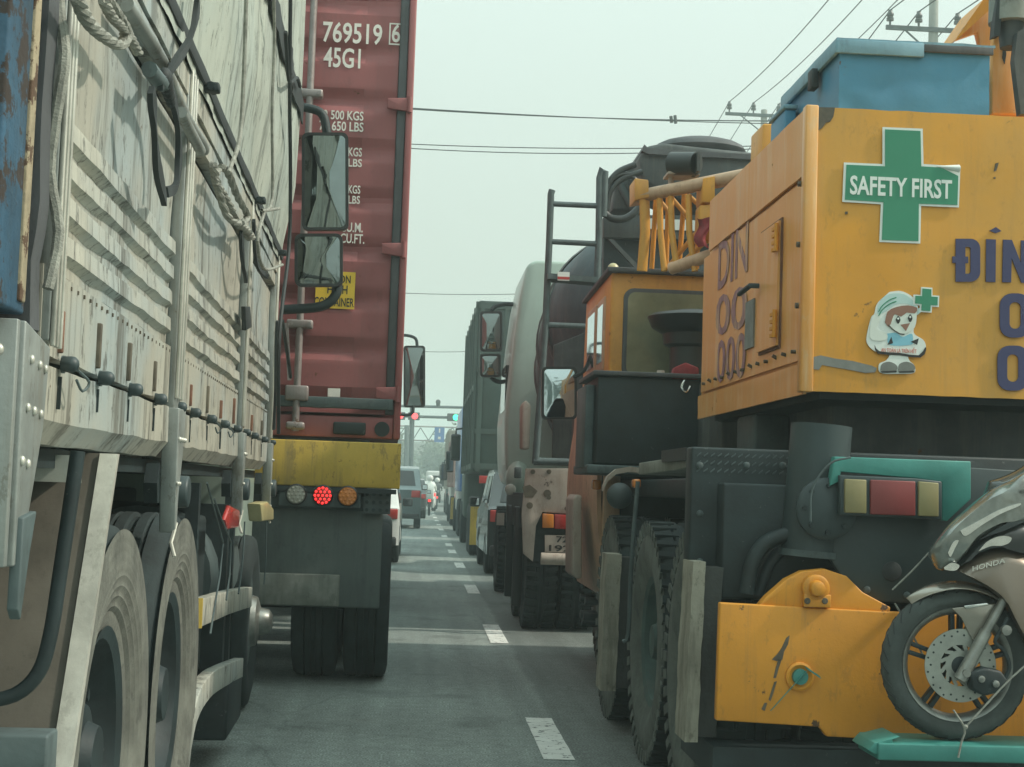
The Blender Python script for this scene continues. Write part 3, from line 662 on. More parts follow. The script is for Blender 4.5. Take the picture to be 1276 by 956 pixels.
for sd_, (a, b) in (('r', (mid+.012, XR-fm-.062)), ('l', (XL+fm+.062, mid-.012))):
    # door panel with horizontal corrugations
    prof = []; z = zd0+.05; per = .332; zz0 = cp(420, 431).z
    off = (zz0-zd0) % per
    def dz(z):
        ph = ((z-zz0) % per)/per
        return .0 if ph < .02 else .032*min(1, (ph-.0)/.20) if ph < .20 else .032 if ph < .70 else .032*max(0, 1-(ph-.70)/.20) if ph < .90 else 0.
    ew = .10
    dp = MB().sheet(lambda s, t: ((a if s == 0 else b if s == 1 else a+ew+(b-a-2*ew-.12)*((s-.25)/.5)), CY+.035+(.032-dz(zd0+(zd1-zd0)*t) if .2 < s < .8 else 0.), zd0+(zd1-zd0)*t), 4, 170).build('door', maroon, ct, ang=12)
    MB().box(a+.001, b-.001, CY+.10, CY+.12, zd0, zd1).build('door_backing', maroon, dp)
    ex = XR if sd_ == 'r' else XL
    x0, x1 = (b+.003, XR-fm-.002) if sd_ == 'r' else (XL+fm+.002, a-.003)
    MB().box(x0, x1, CY+.012, CY+.09, zd0, zd1).build('door_seal', seal, dp, bevel=.008)
    for py in (131, 312, 492, -60):
        z = cp(500, py).z; s = 1 if sd_ == 'r' else -1
        hx0, hx1 = (XR-.17, XR-.012) if s > 0 else (XL+.012, XL+.17)
        hg = MB().prism([(hx0, CY+.01, z-.015), (hx0, CY+.01, z+.03), (hx0+.04*0, CY+.01, z+.04), (hx1, CY+.01, z+.05), (hx1, CY+.01, z-.045), (hx0, CY+.01, z-.03)] if s > 0 else [(hx1, CY+.01, z-.03), (hx1, CY+.01, z+.04), (hx0, CY+.01, z+.05), (hx0, CY+.01, z-.045)], (0,-.022,0)).build('hinge', maroon, dp, bevel=.006)
        MB().cyl((XR-.022 if s > 0 else XL+.022, CY-.012, z-.05), (XR-.022 if s > 0 else XL+.022, CY-.012, z+.055), .016, n=10).build('hinge_pin', maroon, hg)
    for f in ((.62,) if sd_ == 'r' else (.62, 1.0)):
        rx = XR-f-.06 if sd_ == 'r' else XL+f
        rd = MB().cyl((rx, CY-.02, zb+.03), (rx, CY-.02, zt-.05), .024, n=12).build('lock_rod', galv, dp)
        for py in (118, 405, -40):
            z = cp(380, py).z; MB().box(rx-.085, rx+.085, CY-.046, CY+.03, z-.028, z+.03).build('rod_guide', galv, rd, bevel=.012)
            for q in (-.06, .06): MB().cyl((rx+q, CY-.056, z), (rx+q, CY-.045, z), .014, n=8).build('bolt', galv, rd)
        z = cp(365, 490).z; MB().box(rx-.075, rx+.075, CY-.05, CY+.03, z-.05, z+.05).build('rod_guide', galv, rd, bevel=.012)
        MB().box(rx-.06, rx+.06, CY-.06, CY+.02, zb+.04, zb+.09).build('cam_keeper', galv, rd, bevel=.015)
        MB().bar((rx-.05, CY-.05, z+.08), (rx-.085, CY-.05, z+.45), (.012,0,0), (0,.01,0)).build('lock_handle', galv, rd)
# lettering (only on the right-hand door, as seen)
up_, rt_ = V((0,0,1)), V((1,0,0))
def ctext(s, px, py0, py1, px1=None, mat=white_paint, bold=.012):
    p = cp(px, py1); h = cp(px, py0).z-p.z
    return text(s, 'lettering', mat, ct, V((p.x, CY-.003, p.z)), rt_, up_, h, .92, bold, -.006 if False else .004, space=1.03)
def fit(s, px0, px1, py0, py1, mat, parent, Y, bold=.012, name='lettering', ext=.003):
    """lettering whose width and height are given by photo columns and rows on the plane y = Y"""
    p0, p1 = at(px0, py1, Y), at(px1, py1, Y); h = at(px0, py0, Y).z-p0.z
    o = text(s, name, mat, parent, V((0,0,0)), rt_, up_, h, 1., bold, ext)
    xs_ = [v.co.x for v in o.data.vertices]; zs = [v.co.z for v in o.data.vertices]
    kx = (p1.x-p0.x)/(max(xs_)-min(xs_)); kz = h/(max(zs)-min(zs)); mx_, mz = min(xs_), min(zs); my = max(v.co.y for v in o.data.vertices)
    inv = INV[parent.name]; org = inv @ V((p0.x, Y, p0.z))
    for v in o.data.vertices: v.co = V((org.x+(v.co.x-mx_)*kx, org.y+(v.co.y-my), org.z+(v.co.z-mz)*kz))
    return o
# door faces carry the paint: the outer corrugation faces stand at CY+.035
DYF = CY+.034
for s, a, b, c, d in (('769519', 402, 476, 27, 53), ('6', 488, 498.5, 30, 53), ('45G1', 403, 449, 59, 84), ('32 500 KGS', 398, 453, 137, 148.5), ('71 650 LBS', 398, 453, 150.5, 162.5),
                      ('KGS', 434, 451, 184, 195), ('LBS', 434, 451, 198, 208), ('KGS', 434, 449, 231, 241.5), ('LBS', 434, 448.5, 244, 254), ('CU.M.', 424, 452, 277, 289), ('CU.FT.', 424, 454, 291, 303)):
    fit(s, a, b, c, d, white_paint, ct, DYF, .016)
bx = [cp(485.5, 27), cp(501, 27), cp(501, 55), cp(485.5, 55)]
m = MB()
x0, x1, z0, z1 = bx[0].x, bx[1].x, bx[2].z, bx[0].z; t = .009
for q in ((x0, x1, z0, z0+t), (x0, x1, z1-t, z1), (x0, x0+t, z0+t+.0005, z1-t-.0005), (x1-t, x1, z0+t+.0005, z1-t-.0005)): m.box(q[0], q[1], DYF-.004, DYF, q[2], q[3])
m.build('check_digit_frame', white_paint, ct, smooth=False)
a, b = cp(392, 383), cp(443, 339)
st = MB().box(a.x, b.x, DYF-.005, DYF-.001, a.z, b.z).build('warning_sticker', sign_yellow, ct, smooth=False)
for s, x0_, x1_, y0_, y1_ in (('CAUTION', 396, 437, 342, 352), ('HIGH', 408, 433, 355, 366), ('CONTAINER', 391.5, 441, 370, 381)): fit(s, x0_, x1_, y0_, y1_, black_ink, st, DYF-.006, .012, ext=.001)
a, b = cp(408, 494), cp(424, 484); MB().box(a.x, b.x, DYF-.004, DYF-.001, a.z, b.z).build('data_plate', white_paint, ct)
a, b = cp(415, 541), cp(456, 527); MB().box(a.x, b.x, CY-.012, CY+.03, a.z, b.z).build('sill_recess', blacksteel, ct, bevel=.01)
p = cp(476, 535); MB().lathe([(0,.05), (.01,.05), (.01,.001)], (p.x, CY+.012, p.z), (0,-1,0), 16).build('corner_casting_hole', blacksteel, ct)
a, b = cp(340, 506), cp(490, 498); MB().box(a.x, b.x, CY-.02, CY+.018, a.z, b.z).build('sill_lip', greysteel, ct, bevel=.006)

tr = thing('container_trailer', 'container semi-trailer with yellow rear beam and lit red lamp under the maroon container', 'trailer', ((XL+XR)/2, CY+1, 0))
ty = CY-.10; tp = lambda x, y, dy=0.: at(x, y, ty+dy)
z0, z1 = tp(420, 607).z, tp(420, 548).z; x1 = tp(499, 575).x
MB().box(XL+.02, x1, ty, ty+.14, z0, z1-.01).build('rear_beam', yellow_bumper, tr, bevel=.008)
MB().box(XL+.03, x1-.02, ty-.014, ty+.01, z0-.035, z0-.004).build('beam_lip', blacksteel, tr)
lz0, lz1 = tp(400, 632).z, tp(400, 608).z
lx0, lx1 = tp(347, 620).x, tp(449, 620).x
lb = MB().box(lx0, lx1, ty+.0, ty+.10, lz0, lz1-.03).build('lamp_panel', greysteel, tr, bevel=.006)
for px, mt in ((369, lamp_clear), (402, lamp_red_on), (433, lamp_orange)):
    p = tp(px, 617.5+(px-402)*.036); rr = .062
    l = MB().lathe([(0,rr*1.12), (.02,rr*1.12), (.025,rr), (.028,rr*.97)], (p.x, ty, p.z), (0,-1,0), 24).build('tail_lamp', blackplastic, lb)
    ln = MB().lathe([(.02,rr*.98), (.03,rr*.9), (.034,rr*.5), (.036,.001)], (p.x, ty, p.z), (0,-1,0), 24).build('lamp_lens', lamp_red if mt is lamp_red_on else mt, l)
    m = MB()
    for ring, n in ((.0, 1), (.42, 6), (.78, 12)):
        for i in range(n):
            an = 2*math.pi*i/n; m.ball((p.x+math.cos(an)*ring*rr, ty-.034+ring*.004, p.z+math.sin(an)*ring*rr), rr*.15, 4, (1,.6,1))
    m.build('lamp_diodes', mt, l, kind='stuff')
a, b = tp(452, 640), tp(487, 612)
m = MB()
for i in range(4):
    for j in range(3):
        x = a.x+(b.x-a.x)*(i+.5)/4; z = a.z+(b.z-a.z)*(j+.5)/3; m.cyl((x, ty+.03, z), (x, ty+.018, z), .012, n=8)
MB().box(a.x, b.x, ty+.03, ty+.06, a.z, b.z).build('perforated_bracket', greysteel, tr); m.build('bracket_hole', blacksteel, tr)
a, b = tp(300, 755), tp(477, 634)
MB().box(a.x, b.x, ty+.08, ty+.11, a.z, b.z).build('mud_flap', flap_grey, tr, bevel=.03, seg=3)
MB().box(a.x-.05, b.x+.012, ty+.065, ty+.10, b.z-.02, b.z+.07).build('flap_hanger', bluegrey, tr, bevel=.006)
a, b = tp(331, 754), tp(423, 717); MB().box(a.x-.6, b.x, ty+.03, ty+.078, a.z, b.z).build('underrun_bar', lipsteel, tr, bevel=.008)
wy = CY+.65
xo = at(488, 760, wy).x
for y_ in (wy, wy+1.3, wy+2.6):
    for x in (xo-.155, xo-.50, xo-1.95, xo-2.30): add_wheel('trailer', tr, (x, y_, .53), x > xo-1.2)
    MB().cyl((xo-2.2, y_, .53), (xo-.2, y_, .53), .08).build('axle', blacksteel, tr)
MB().box(XL+.75, XL+.95, CY+.05, CY+11.5, .95, zb-.01).build('chassis_rail', blacksteel, tr)
MB().box(XR-.95, XR-.75, CY+.05, CY+11.5, .95, zb-.01).build('chassis_rail', blacksteel, tr)
MB().box(XL+.2, XR-.2, CY+.045, CY+.2, 1.0, zb-.012).build('rear_crossmember', blacksteel, tr)
MB().box(XL+.25, XR-.3, CY+5.2, CY+8.5, .5, 1.1).build('landing_gear_box', blacksteel, tr)

tt = thing('tractor_unit', 'tractor unit ahead of the maroon container, its black mirror jutting out on the right', 'truck', ((XL+XR)/2, 22.5, 0))
MB().box(XL+.1, XR-.06, 22.35, 24.3, .9, 3.6).build('cab', silver_car, tt, bevel=.12, seg=3)
MB().box(XL+.2, XR-.16, 24.29, 24.32, 1.9, 3.1).build('windscreen', glass, tt)
MB().box(XL+.3, XR-.3, 19.5, 24.0, .7, 1.1).build('chassis', blacksteel, tt)
MB().box(XL+.1, XR-.1, 23.2, 24.35, .35, .89).build('bumper', blackplastic, tt, bevel=.05)
for y_, k_ in ((20.6, 2), (23.4, 1)):
    for x in ((XR-.28, XR-.6, XL+.28, XL+.6)[:4] if k_ == 2 else (XR-.28, XL+.28)): add_wheel('truck', tt, (x, y_, .5), x > mid)
mirror(tt, 521, 431.5, 548, 508.5, 23.6, mirror_dark, .03, .14)
MB().tube([at(x, y, 23.6) for x, y in ((511,419), (526,419), (536,423), (538,433))], .025, 7, 4).build('mirror_arm', blacksteel, tt)
MB().tube([at(x, y, 23.6) for x, y in ((533,506), (532,515), (525,518), (508,516))], .025, 7, 4).build('mirror_arm', blacksteel, tt)

# the container rig stands slightly askew in its lane, nose to the left
def yaw_about(o, px_, py_, ang):
    d = o.location-V((px_, py_, 0)); o.location = V((px_, py_, 0))+Matrix.Rotation(ang, 3, 'Z') @ d; o.rotation_euler.z += ang
for o in (ct, tr, tt): yaw_about(o, XR, CY, math.radians(.95))
# ================================================================== TRUCK CRANE (right lane)
KY = 6.0
kp = lambda x, y, dy=0.: at(x, y, KY+dy)
cr = thing('truck_crane', 'orange truck crane with lettered counterweight house and safety cross, nearest on the right', 'crane', (2.4, 9, 0))
X0 = kp(1007, 310).x; X1 = X0+1.95
zb_, zt_ = kp(1003, 487).z, kp(1012, 133).z
yf = 8.35
# counterweight house: solid body, with facing sheets a little proud
prof = [(KY+.03, zb_+.02), (KY+.03, zt_-.01), (yf-.28, zt_-.01), (yf-.10, zt_-.42), (yf, zb_+.02)]
MB().prism([(X0+.03, y, z) for y, z in prof], (X1-X0-.06, 0, 0)).build('house_body', crane_worn, cr, bevel=.01)
def rearp(s, t): return (X0+.012+(X1-X0)*s, KY+.006*noise.noise(V((s*5, t*3, 2)))-.004*max(0, 1-abs(s-.78)/.02), zb_+(zt_-zb_)*t+.004*noise.noise(V((s*23, t*2, 8)))*(1 if t in (0, 1) else 0))
rp = MB().sheet(rearp, 50, 30, (0,.025,0)).build('rear_panel', crane_yel, cr, ang=40)
# bare-metal chips and filler on the rear sheet
def blob(cx, cy, rx, ry, mat, Y, parent, name, seed=0, n=18, jag=.35, dy=-.0015):
    pts = []
    for i in range(n):
        a = 2*math.pi*i/n; k = 1+jag*noise.noise(V((math.cos(a)*1.7+seed, math.sin(a)*1.7, seed*.7)))*1.6
        pts.append(at(cx+math.cos(a)*rx*k, cy+math.sin(a)*ry*k, Y)+V((0,dy,0)))
    return MB().prism(pts, (0,.003,0)).build(name, mat, parent, smooth=False)
def patch(pts, mat, Y, parent, name): return MB().prism([at(x, y, Y)+V((0,-.006,0)) for x, y in pts], (0,.009,0)).build(name, mat, parent, smooth=False)
patch([(1013,134), (1040,134.5), (1038,146), (1034,152), (1029,153), (1024,160), (1017,164), (1016,152), (1013,146)], bare, KY, rp, 'bare_patch')
patch([(1011,236), (1016,234), (1013,243), (1017,246), (1014,250), (1016,256), (1009,258), (1010,250), (1007,244)], bare, KY, rp, 'bare_patch')
patch([(1013,445), (1022,443), (1040,447), (1062,450), (1086,456), (1092,459), (1090,464), (1078,465), (1058,461), (1040,458), (1024,455), (1020,461), (1012,460)], greyfill, KY, rp, 'filler_patch')
patch([(1002,408), (1006,407), (1005,420), (1008,432), (1004,447), (1006,465), (1002,484), (999,484), (1000,450)], bare, KY, rp, 'bare_patch')
patch([(1240,204), (1244,203), (1241,213), (1238,214)], bare, KY, rp, 'bare_patch'); patch([(1238,221), (1240,221), (1240,223), (1238,223)], bare, KY, rp, 'bare_patch'); patch([(1053,264), (1056,264), (1056,267), (1053,267)], bare, KY, rp, 'bare_patch')
# safety cross sticker with one peeling arm
def crossp(ins, cx, pts): return pts
outer = [(1099,159), (1149,161), (1150,205), (1196,208), (1194,259), (1147,257), (1146,304), (1095,302), (1097,255), (1049,252), (1051,203), (1099,205)]
inner = [(1102,162), (1146,164), (1147,208), (1172,209.5), (1193,220), (1192,256), (1144,254.5), (1143.5,301), (1098,299.5), (1100,252.5), (1052,249.5), (1054,206), (1102,208)]
sc_ = MB().prism([at(x, y, KY)+V((0,-.008,0)) for x, y in outer], (0,.004,0)).build('safety_cross', sticker_white, rp, smooth=False)
MB().prism([at(x, y, KY)+V((0,-.0105,0)) for x, y in inner], (0,.002,0)).build('green_cross', sticker_green, sc_, smooth=False)
fit('SAFETY FIRST', 1059, 1186, 218.5, 242.5, sticker_white, sc_, KY-.011, .022, ext=.0015)
for v in []: pass
MB().sheet(lambda s, t: at(1166+28*s, 207.5+(1+9*s)*t-1.5*s, KY)+V((0,-.012-.018*math.sin(t*math.pi)*s,0)), 6, 5, (0,.001,0)).build('peeled_corner', sticker_white, sc_)
# name and number lettering (cut by the frame edge in the photograph)
def q2(x, y, dy): return at(x, y, KY)+V((0, dy, 0))
def flat(pts): return MB().prism([q2(x, y, -.009) for x, y in pts], (0,.005,0))
def ring(out_, inn, name):
    m = MB(); n = len(out_)
    m.add([q2(x, y, -.009) for x, y in out_+inn]+[q2(x, y, -.004) for x, y in out_+inn],
          [(i, (i+1) % n, n+(i+1) % n, n+i) for i in range(n)]+[(i, (i+1) % n, 2*n+(i+1) % n, 2*n+i) for i in range(n)]+[(n+i, n+(i+1) % n, 3*n+(i+1) % n, 3*n+i) for i in range(n)])
    return m.build(name, navy, rp, smooth=False)
def stadium(x0, x1, y0, y1, r, left_square=False, n=5):
    o = []
    for sx, sy, a0 in ((x1-r, y0+r, 270), (x1-r, y1-r, 0), (x0+r, y1-r, 90), (x0+r, y0+r, 180)):
        for i in range(n+1):
            t = math.radians(a0+90*i/n); sq = left_square and a0 in (90, 180)
            o.append((sx+r*math.cos(t), sy+r*math.sin(t)) if not sq else (x0, y1 if a0 == 90 else y0) if i in (0,) or True else None)
    return o
d_ = ring(stadium(1190, 1220.5, 298, 351.5, 12, True), stadium(1202, 1208.5, 308, 341.5, 3, True), 'letter')
flat([(1186,320), (1190,320), (1190,328), (1186,328)]).build('letter_bar', navy, d_, smooth=False); flat([(1202,320.3), (1205.5,320.3), (1205.5,328.3), (1202,328.3)]).build('letter_bar', navy, d_, smooth=False)
flat([(1228,298.5), (1240,299), (1239.5,352), (1227.5,351.5)]).build('letter', navy, rp, smooth=False)
flat([(1249,299), (1260,299.5), (1271,328), (1271.4,300), (1283,300.5), (1282,353), (1272,352.6), (1259.6,322), (1259,352.3), (1248,352)]).build('letter', navy, rp, smooth=False)
ring(stadium(1245, 1283, 366, 421, 15), stadium(1257, 1271, 377, 410, 6.5), 'digit'); ring(stadium(1242, 1281, 431, 487, 15), stadium(1254, 1268, 442, 476, 6.5), 'digit')
MB().prism([at(x, y, KY)+V((0,-.009,0)) for x, y in ((1232,288), (1240,283.5), (1247,288.5), (1240,291)) ], (0,.005,0)).build('accent', navy, rp, smooth=False)
# helmeted worker sticker
def sp(pts, lay, mat, name, smooth=4):
    q = [V((x, y, 0)) for x, y in pts]
    if smooth: q = catmull(q+[q[0]], smooth)[:-1]
    return MB().prism([at(p.x, p.y, KY)+V((0,-.0065-.0012*lay,0)) for p in q], (0,.0011 if lay else .004,0)).build(name, mat, wk, smooth=False)
wk = rp
sil = sp([(1108,364), (1122,363), (1136,370), (1143,382), (1141,398), (1138,415), (1150,424), (1153,434), (1147,442), (1132,444), (1133,450), (1139,456), (1138,465), (1118,466), (1097,465), (1095,454), (1104,449), (1107,441), (1090,438), (1080,428), (1080,416), (1085,396), (1089,391), (1093,378)], 0, sticker_white, 'worker_sticker', 5)
wk = sil
sp([(1092,393), (1094,380), (1101,370), (1112,366), (1126,367), (1136,374), (1142,386), (1130,379), (1116,380), (1102,389)], 1, helmet_pale, 'sticker_helmet')
for k_ in (0, 1): MB().tube([at(x, y-k_*5, KY)+V((0,-.0088,0)) for x, y in ((1094,394), (1099,386), (1108,379), (1116,376))], .0022, 5, 3).build('sticker_stripe', sticker_green, wk)
sp([(1102,402), (1105,389), (1116,383), (1130,381), (1142,384), (1139,391), (1129,390), (1122,395), (1114,392), (1111,398), (1107,408)], 3, hair_brown, 'sticker_hair', 2)
MB().tube([at(x, y, KY)+V((0,-.0105,0)) for x, y in ((1106,405), (1112,411), (1120,416), (1126,417))], .002, 5, 3).build('sticker_strap', black_ink, wk)
sp([(1143,385), (1146,384), (1147,389), (1142,393)], 2, helmet_pale, 'sticker_helmet_brim', 0)
sp([(1105,396), (1116,387), (1130,386), (1140,387), (1141,400), (1137,411), (1126,416), (1114,413), (1106,406)], 2, skin_tone, 'sticker_face')
for x, y in ((1118,399), (1133,397)): sp([(x-3,y), (x,y-5), (x+3,y), (x,y+5)], 4, black_ink, 'sticker_eye', 3); sp([(x-1.4,y-1.5), (x,y-3), (x+1.4,y-1.5), (x,y)], 5, sticker_white, 'sticker_glint', 2)
sp([(1121,405), (1133,403), (1128,413)], 3, hair_brown, 'sticker_mouth', 0)
sp([(1105,416), (1116,415), (1124,420), (1135,416), (1137,424), (1134,430), (1108,430)], 1, shirt_blue, 'sticker_shirt')
sp([(1105,430), (1110,420), (1112,428)], 2, black_ink, 'sticker_trim', 0); sp([(1134,426), (1144,422), (1142,430)], 2, black_ink, 'sticker_trim', 0)
sp([(1086,394), (1093,391), (1096,398), (1092,410), (1104,416), (1103,424), (1086,424), (1083,414)], 2, skin_tone, 'sticker_hand')
sp([(1089,430), (1095,438), (1120,440), (1144,443), (1152,433), (1153,437), (1146,446), (1120,443), (1093,441)], 2, black_ink, 'sticker_banner_edge', 2)
fit('AN TOÀN LÀ TRÊN HẾT', 1098, 1142, 431, 438.5, red_ink, wk, KY-.0085, .0, ext=.001)
for x in (1107, 1129): sp([(x-11,462), (x-9,454), (x,451), (x+9,455), (x+10,461), (x,464)], 2, greyfill, 'sticker_shoe', 3); sp([(x-11,463), (x,462.5), (x+10,462), (x+9,464.5), (x-9,465)], 3, black_ink, 'sticker_sole', 0)
gx = MB().prism([at(x, y, KY)+V((0,-.009,0)) for x, y in ((1147,358), (1161,359), (1161,368.5), (1169.5,369), (1169,383), (1160.5,382.5), (1160,390), (1145,389), (1145.5,381), (1137,380), (1137.5,367.5), (1146.5,368))], (0,.005,0)).build('small_cross', sticker_white, rp, smooth=False)
MB().prism([at(x, y, KY)+V((0,-.011,0)) for x, y in ((1148.5,360), (1159.5,361), (1159.5,370), (1167.5,370.5), (1167.2,381), (1158.7,380.7), (1158.3,388), (1147,387.3), (1147.5,379.3), (1139.2,378.6), (1139.7,369), (1148,369.5))], (0,.002,0)).build('green_cross', sticker_green, gx, smooth=False)
# left side of the house: skirt, main sheet, upper band, corner angle, door
SX = lambda x, y, off=0.: atx(x, y, X0-off)
side = [(KY+.012, zb_), (KY+.012, zt_), (yf-.30, zt_), (yf-.10, zt_-.40), (yf, zb_+.02)]
MB().prism([(X0+.012, y, z) for y, z in side], (.02,0,0)).build('side_sheet', crane_side, cr, bevel=.002)
def wavy(y0, y1, zf0, zf1, off, name, nx=30, nz=8):
    return MB().sheet(lambda s, t: (X0-off+.0025*noise.noise(V((s*5, t*2, off*50)))+.001*math.sin(s*31), y0+(y1-y0)*s, zf0(s)+(zf1(s)-zf0(s))*t), nx, nz, (.012,0,0)).build(name, crane_side, cr, ang=50)
zs_ = SX(940, 263).z
wavy(KY+.06, yf-.26, lambda s: zt_-.27, lambda s: zt_+.004, .012, 'upper_band')
wavy(KY+.10, yf-.09, lambda s: zb_+.13, lambda s: zt_-.285, .004, 'side_panel')
wavy(KY+.02, yf, lambda s: zb_-.012, lambda s: zb_+.115, .002, 'side_skirt')
MB().box(X0-.022, X0+.03, KY-.012, KY+.05, zb_-.005, zt_+.006).build('corner_angle', crane_side, cr, bevel=.006)
d0, d1 = SX(949, 440), SX(977, 275)
MB().box(X0-.013, X0+.004, d1.y-.012, d0.y+.012, d0.z-.012, d1.z+.012).build('door_gap', rust_red, cr)
dr = MB().sheet(lambda s, t: (X0-.024, (d1.y+.0)+(d0.y-d1.y)*s, d0.z+(d1.z-d0.z)*t+(0)), 8, 8, (.016,0,0)).build('side_door', crane_side, cr)
for t in (.17, .86):
    z = d0.z+(d1.z-d0.z)*t; MB().cyl((X0-.034, d1.y-.012, z-.06), (X0-.034, d1.y-.012, z+.06), .010, n=10).build('hinge', crane_worn, dr)
    for k_ in range(4): MB().box(X0-.04, X0-.02, d1.y-.005, d1.y+.06, z-.055+k_*.03, z-.04+k_*.03).build('hinge_leaf', crane_worn, dr)
hz = SX(945, 362); MB().tube([(X0-.03, d0.y-.05, hz.z), (X0-.07, d0.y-.05, hz.z), (X0-.075, d0.y+.16, hz.z-.012)], .012, 8).build('door_handle', blacksteel, dr)
for i in range(13):
    y = KY+.16+i*.165; MB().cyl((X0-.022, y, zb_+.17+.006*(i % 3)), (X0-.0, y, zb_+.17), .008, n=8).build('rivet', bare, cr)
for z in (.35, .6, .85): MB().cyl((X0-.03, KY+.07, zb_+z), (X0, KY+.07, zb_+z), .012, n=8).build('rivet', bare, cr)
# weathered three-line lettering on the side sheet
def sfit(s, pa, pb, h):      # pa = far bottom, pb = near bottom on the side plane
    o = text(s, 'lettering', navy_faded, cr, V((X0-.0062, 0, 0)), V((0,-1,0)), up_, h, 1., .012, .0018)
    ys = [v.co.y for v in o.data.vertices]; y0, y1 = max(ys), min(ys); inv = INV['truck_crane']
    la, lb_ = (inv @ V((0, pa.y, pa.z))), (inv @ V((0, pb.y, pb.z))); z0 = min(v.co.z for v in o.data.vertices)
    for v in o.data.vertices:
        f = (y0-v.co.y)/(y0-y1); v.co.y = la.y+(lb_.y-la.y)*f; v.co.z = la.z+(lb_.z-la.z)*f+(v.co.z-z0)
for s, q0, q1, h in (('DIN', SX(896, 362), SX(933, 338), .25), ('00', SX(893, 420), SX(932, 408), .21), ('000', SX(894, 478), SX(930, 470), .22)): sfit(s, q0, q1, h)
a, b = SX(934, 435), SX(942, 372); MB().box(X0-.012, X0-.004, a.y-.12, a.y+.06, a.z, b.z).build('data_plate', greyfill, cr)
# under the house: turntable neck
MB().box(X0+.25, X1-.25, KY+.5, yf-.3, 1.42, zb_+.03).build('turntable', mixer_grey, cr, bevel=.02)
MB().box(X0+.08, X1-.08, KY+.08, yf-.08, zb_-.025, zb_+.015).build('house_floor', blacksteel, cr)
a, b = at(893, 562, 7.2), at(985, 530, 7.2); MB().box(X0+.06, b.x, 7.2, 7.6, a.z, zb_-.03).build('turntable_block', greysteel, cr, bevel=.02)
# boom foot bracket and luffing cylinder on the house, right
by = 6.9
MB().prism([at(x, y, by) for x, y in ((1233,142), (1231,95), (1218,40), (1190,50), (1236,-10), (1300,-40), (1310,142))], (0,.05,0)).build('boom_bracket', crane_side, cr, bevel=.006)
MB().prism([at(x, y, by-.2) for x, y in ((1236,142), (1236,70), (1238,45), (1256,44), (1266,66), (1271,142))], (0,.04,0)).build('boom_bracket', crane_side, cr, bevel=.006)
MB().prism([at(x, y, by-.203) for x, y in ((1250,60), (1253,56), (1254,68), (1252,80), (1249,72))], (0,.01,0)).build('bracket_slot', blacksteel, cr)
MB().prism([at(x, y, by-.1) for x, y in ((1190,50), (1196,46), (1238,8), (1236,-10), (1225,0))], (0,.3,0)).build('boom_plate', crane_worn, cr)
MB().tube([at(1262, -40, by-.30), at(1260, 30, by-.30)], .10, 18).build('luffing_cylinder', lipsteel, cr)
MB().tube([at(1260, 30, by-.30), at(1260, 60, by-.30)], [.06, .05], 14).build('cylinder_rod', mixer_grey, cr)
MB().prism([at(x, y, by-.36) for x, y in ((1244,-20), (1252,-20), (1246,44), (1238,46))], (0,.05,0)).build('cylinder_bracket', blacksteel, cr)
MB().prism([at(x, y, by-.4) for x, y in ((1268,40), (1300,20), (1300,142), (1272,142), (1264,75))], (0,.05,0)).build('cylinder_bracket', mixer_grey, cr)
a, b = at(950, 192, 8.0), at(978, 155, 8.0); MB().box(a.x, b.x, 8.0, 8.3, zt_-.15, b.z).build('house_post', crane_yel, cr, bevel=.01)
MB().cyl(at(942, 195, 8.2), at(942, 178, 8.2), .008, n=6).build('aerial', rust_red, cr)
# blue tool box resting on the house roof
bl = 6.45
xb0, xb1 = at(1046, 90, bl).x, at(1233, 100, bl).x; zb0, zb1 = zt_+.004, at(1046, 55, bl).z
tbx = thing('tool_box', 'blue steel tool box with a dented pale lid on top of the orange counterweight house', 'tool box', ((xb0+xb1)/2, bl+.5, zb0))
yb1 = 7.45
MB().sheet(lambda s, t: (xb0+(xb1-xb0)*s, bl+.006*noise.noise(V((s*5, t*4, 0))), zb0+(zb1-zb0)*t), 30, 14, (0,.012,0)).build('rear_sheet', box_blue, tbx, ang=40)
MB().box(xb0, xb0+.012, bl+.013, yb1, zb0, zb1).build('left_sheet', box_blue, tbx)
MB().box(xb1-.012, xb1, bl+.013, yb1, zb0, zb1).build('right_sheet', box_blue, tbx)
MB().box(xb0+.013, xb1-.013, yb1-.012, yb1, zb0, zb1).build('front_sheet', box_blue, tbx)
MB().sheet(lambda s, t: (xb0-.018+(xb1-xb0+.036)*s, bl-.018+(yb1-bl+.036)*t, zb1+.012+.012*math.sin(s*3)*math.sin(t*3)+.004*noise.noise(V((s*7, t*7, 1)))), 24, 16, (0,0,.012)).build('lid', box_lid, tbx, ang=40)
MB().box(xb0-.02, xb0+(xb1-xb0)*.55, bl-.024, bl-.008, zb1-.045, zb1+.016).build('lid_lip', box_lid, tbx, bevel=.003)
MB().box(xb0+(xb1-xb0)*.553, xb1+.01, bl-.02, bl-.006, zb1-.02, zb1+.014).build('lid_lip', seal, tbx, bevel=.003)
MB().box(xb0-.024, xb0-.008, bl-.02, yb1, zb1-.045, zb1+.012).build('lid_lip', box_lid, tbx, bevel=.003)
MB().box(xb0-.07, xb0-.016, yb1-.30, yb1, zb0, zb1-.12).build('side_pocket', box_blue, tbx, bevel=.006)
MB().box(xb0-.08, xb0-.01, yb1-.31, yb1+.01, zb1-.115, zb1-.095).build('pocket_lid', box_lid, tbx, bevel=.004)
MB().box(xb0-.05, xb0-.016, bl+.28, bl+.36, zb1-.12, zb1-.03).build('hasp', blacksteel, tbx, bevel=.005)
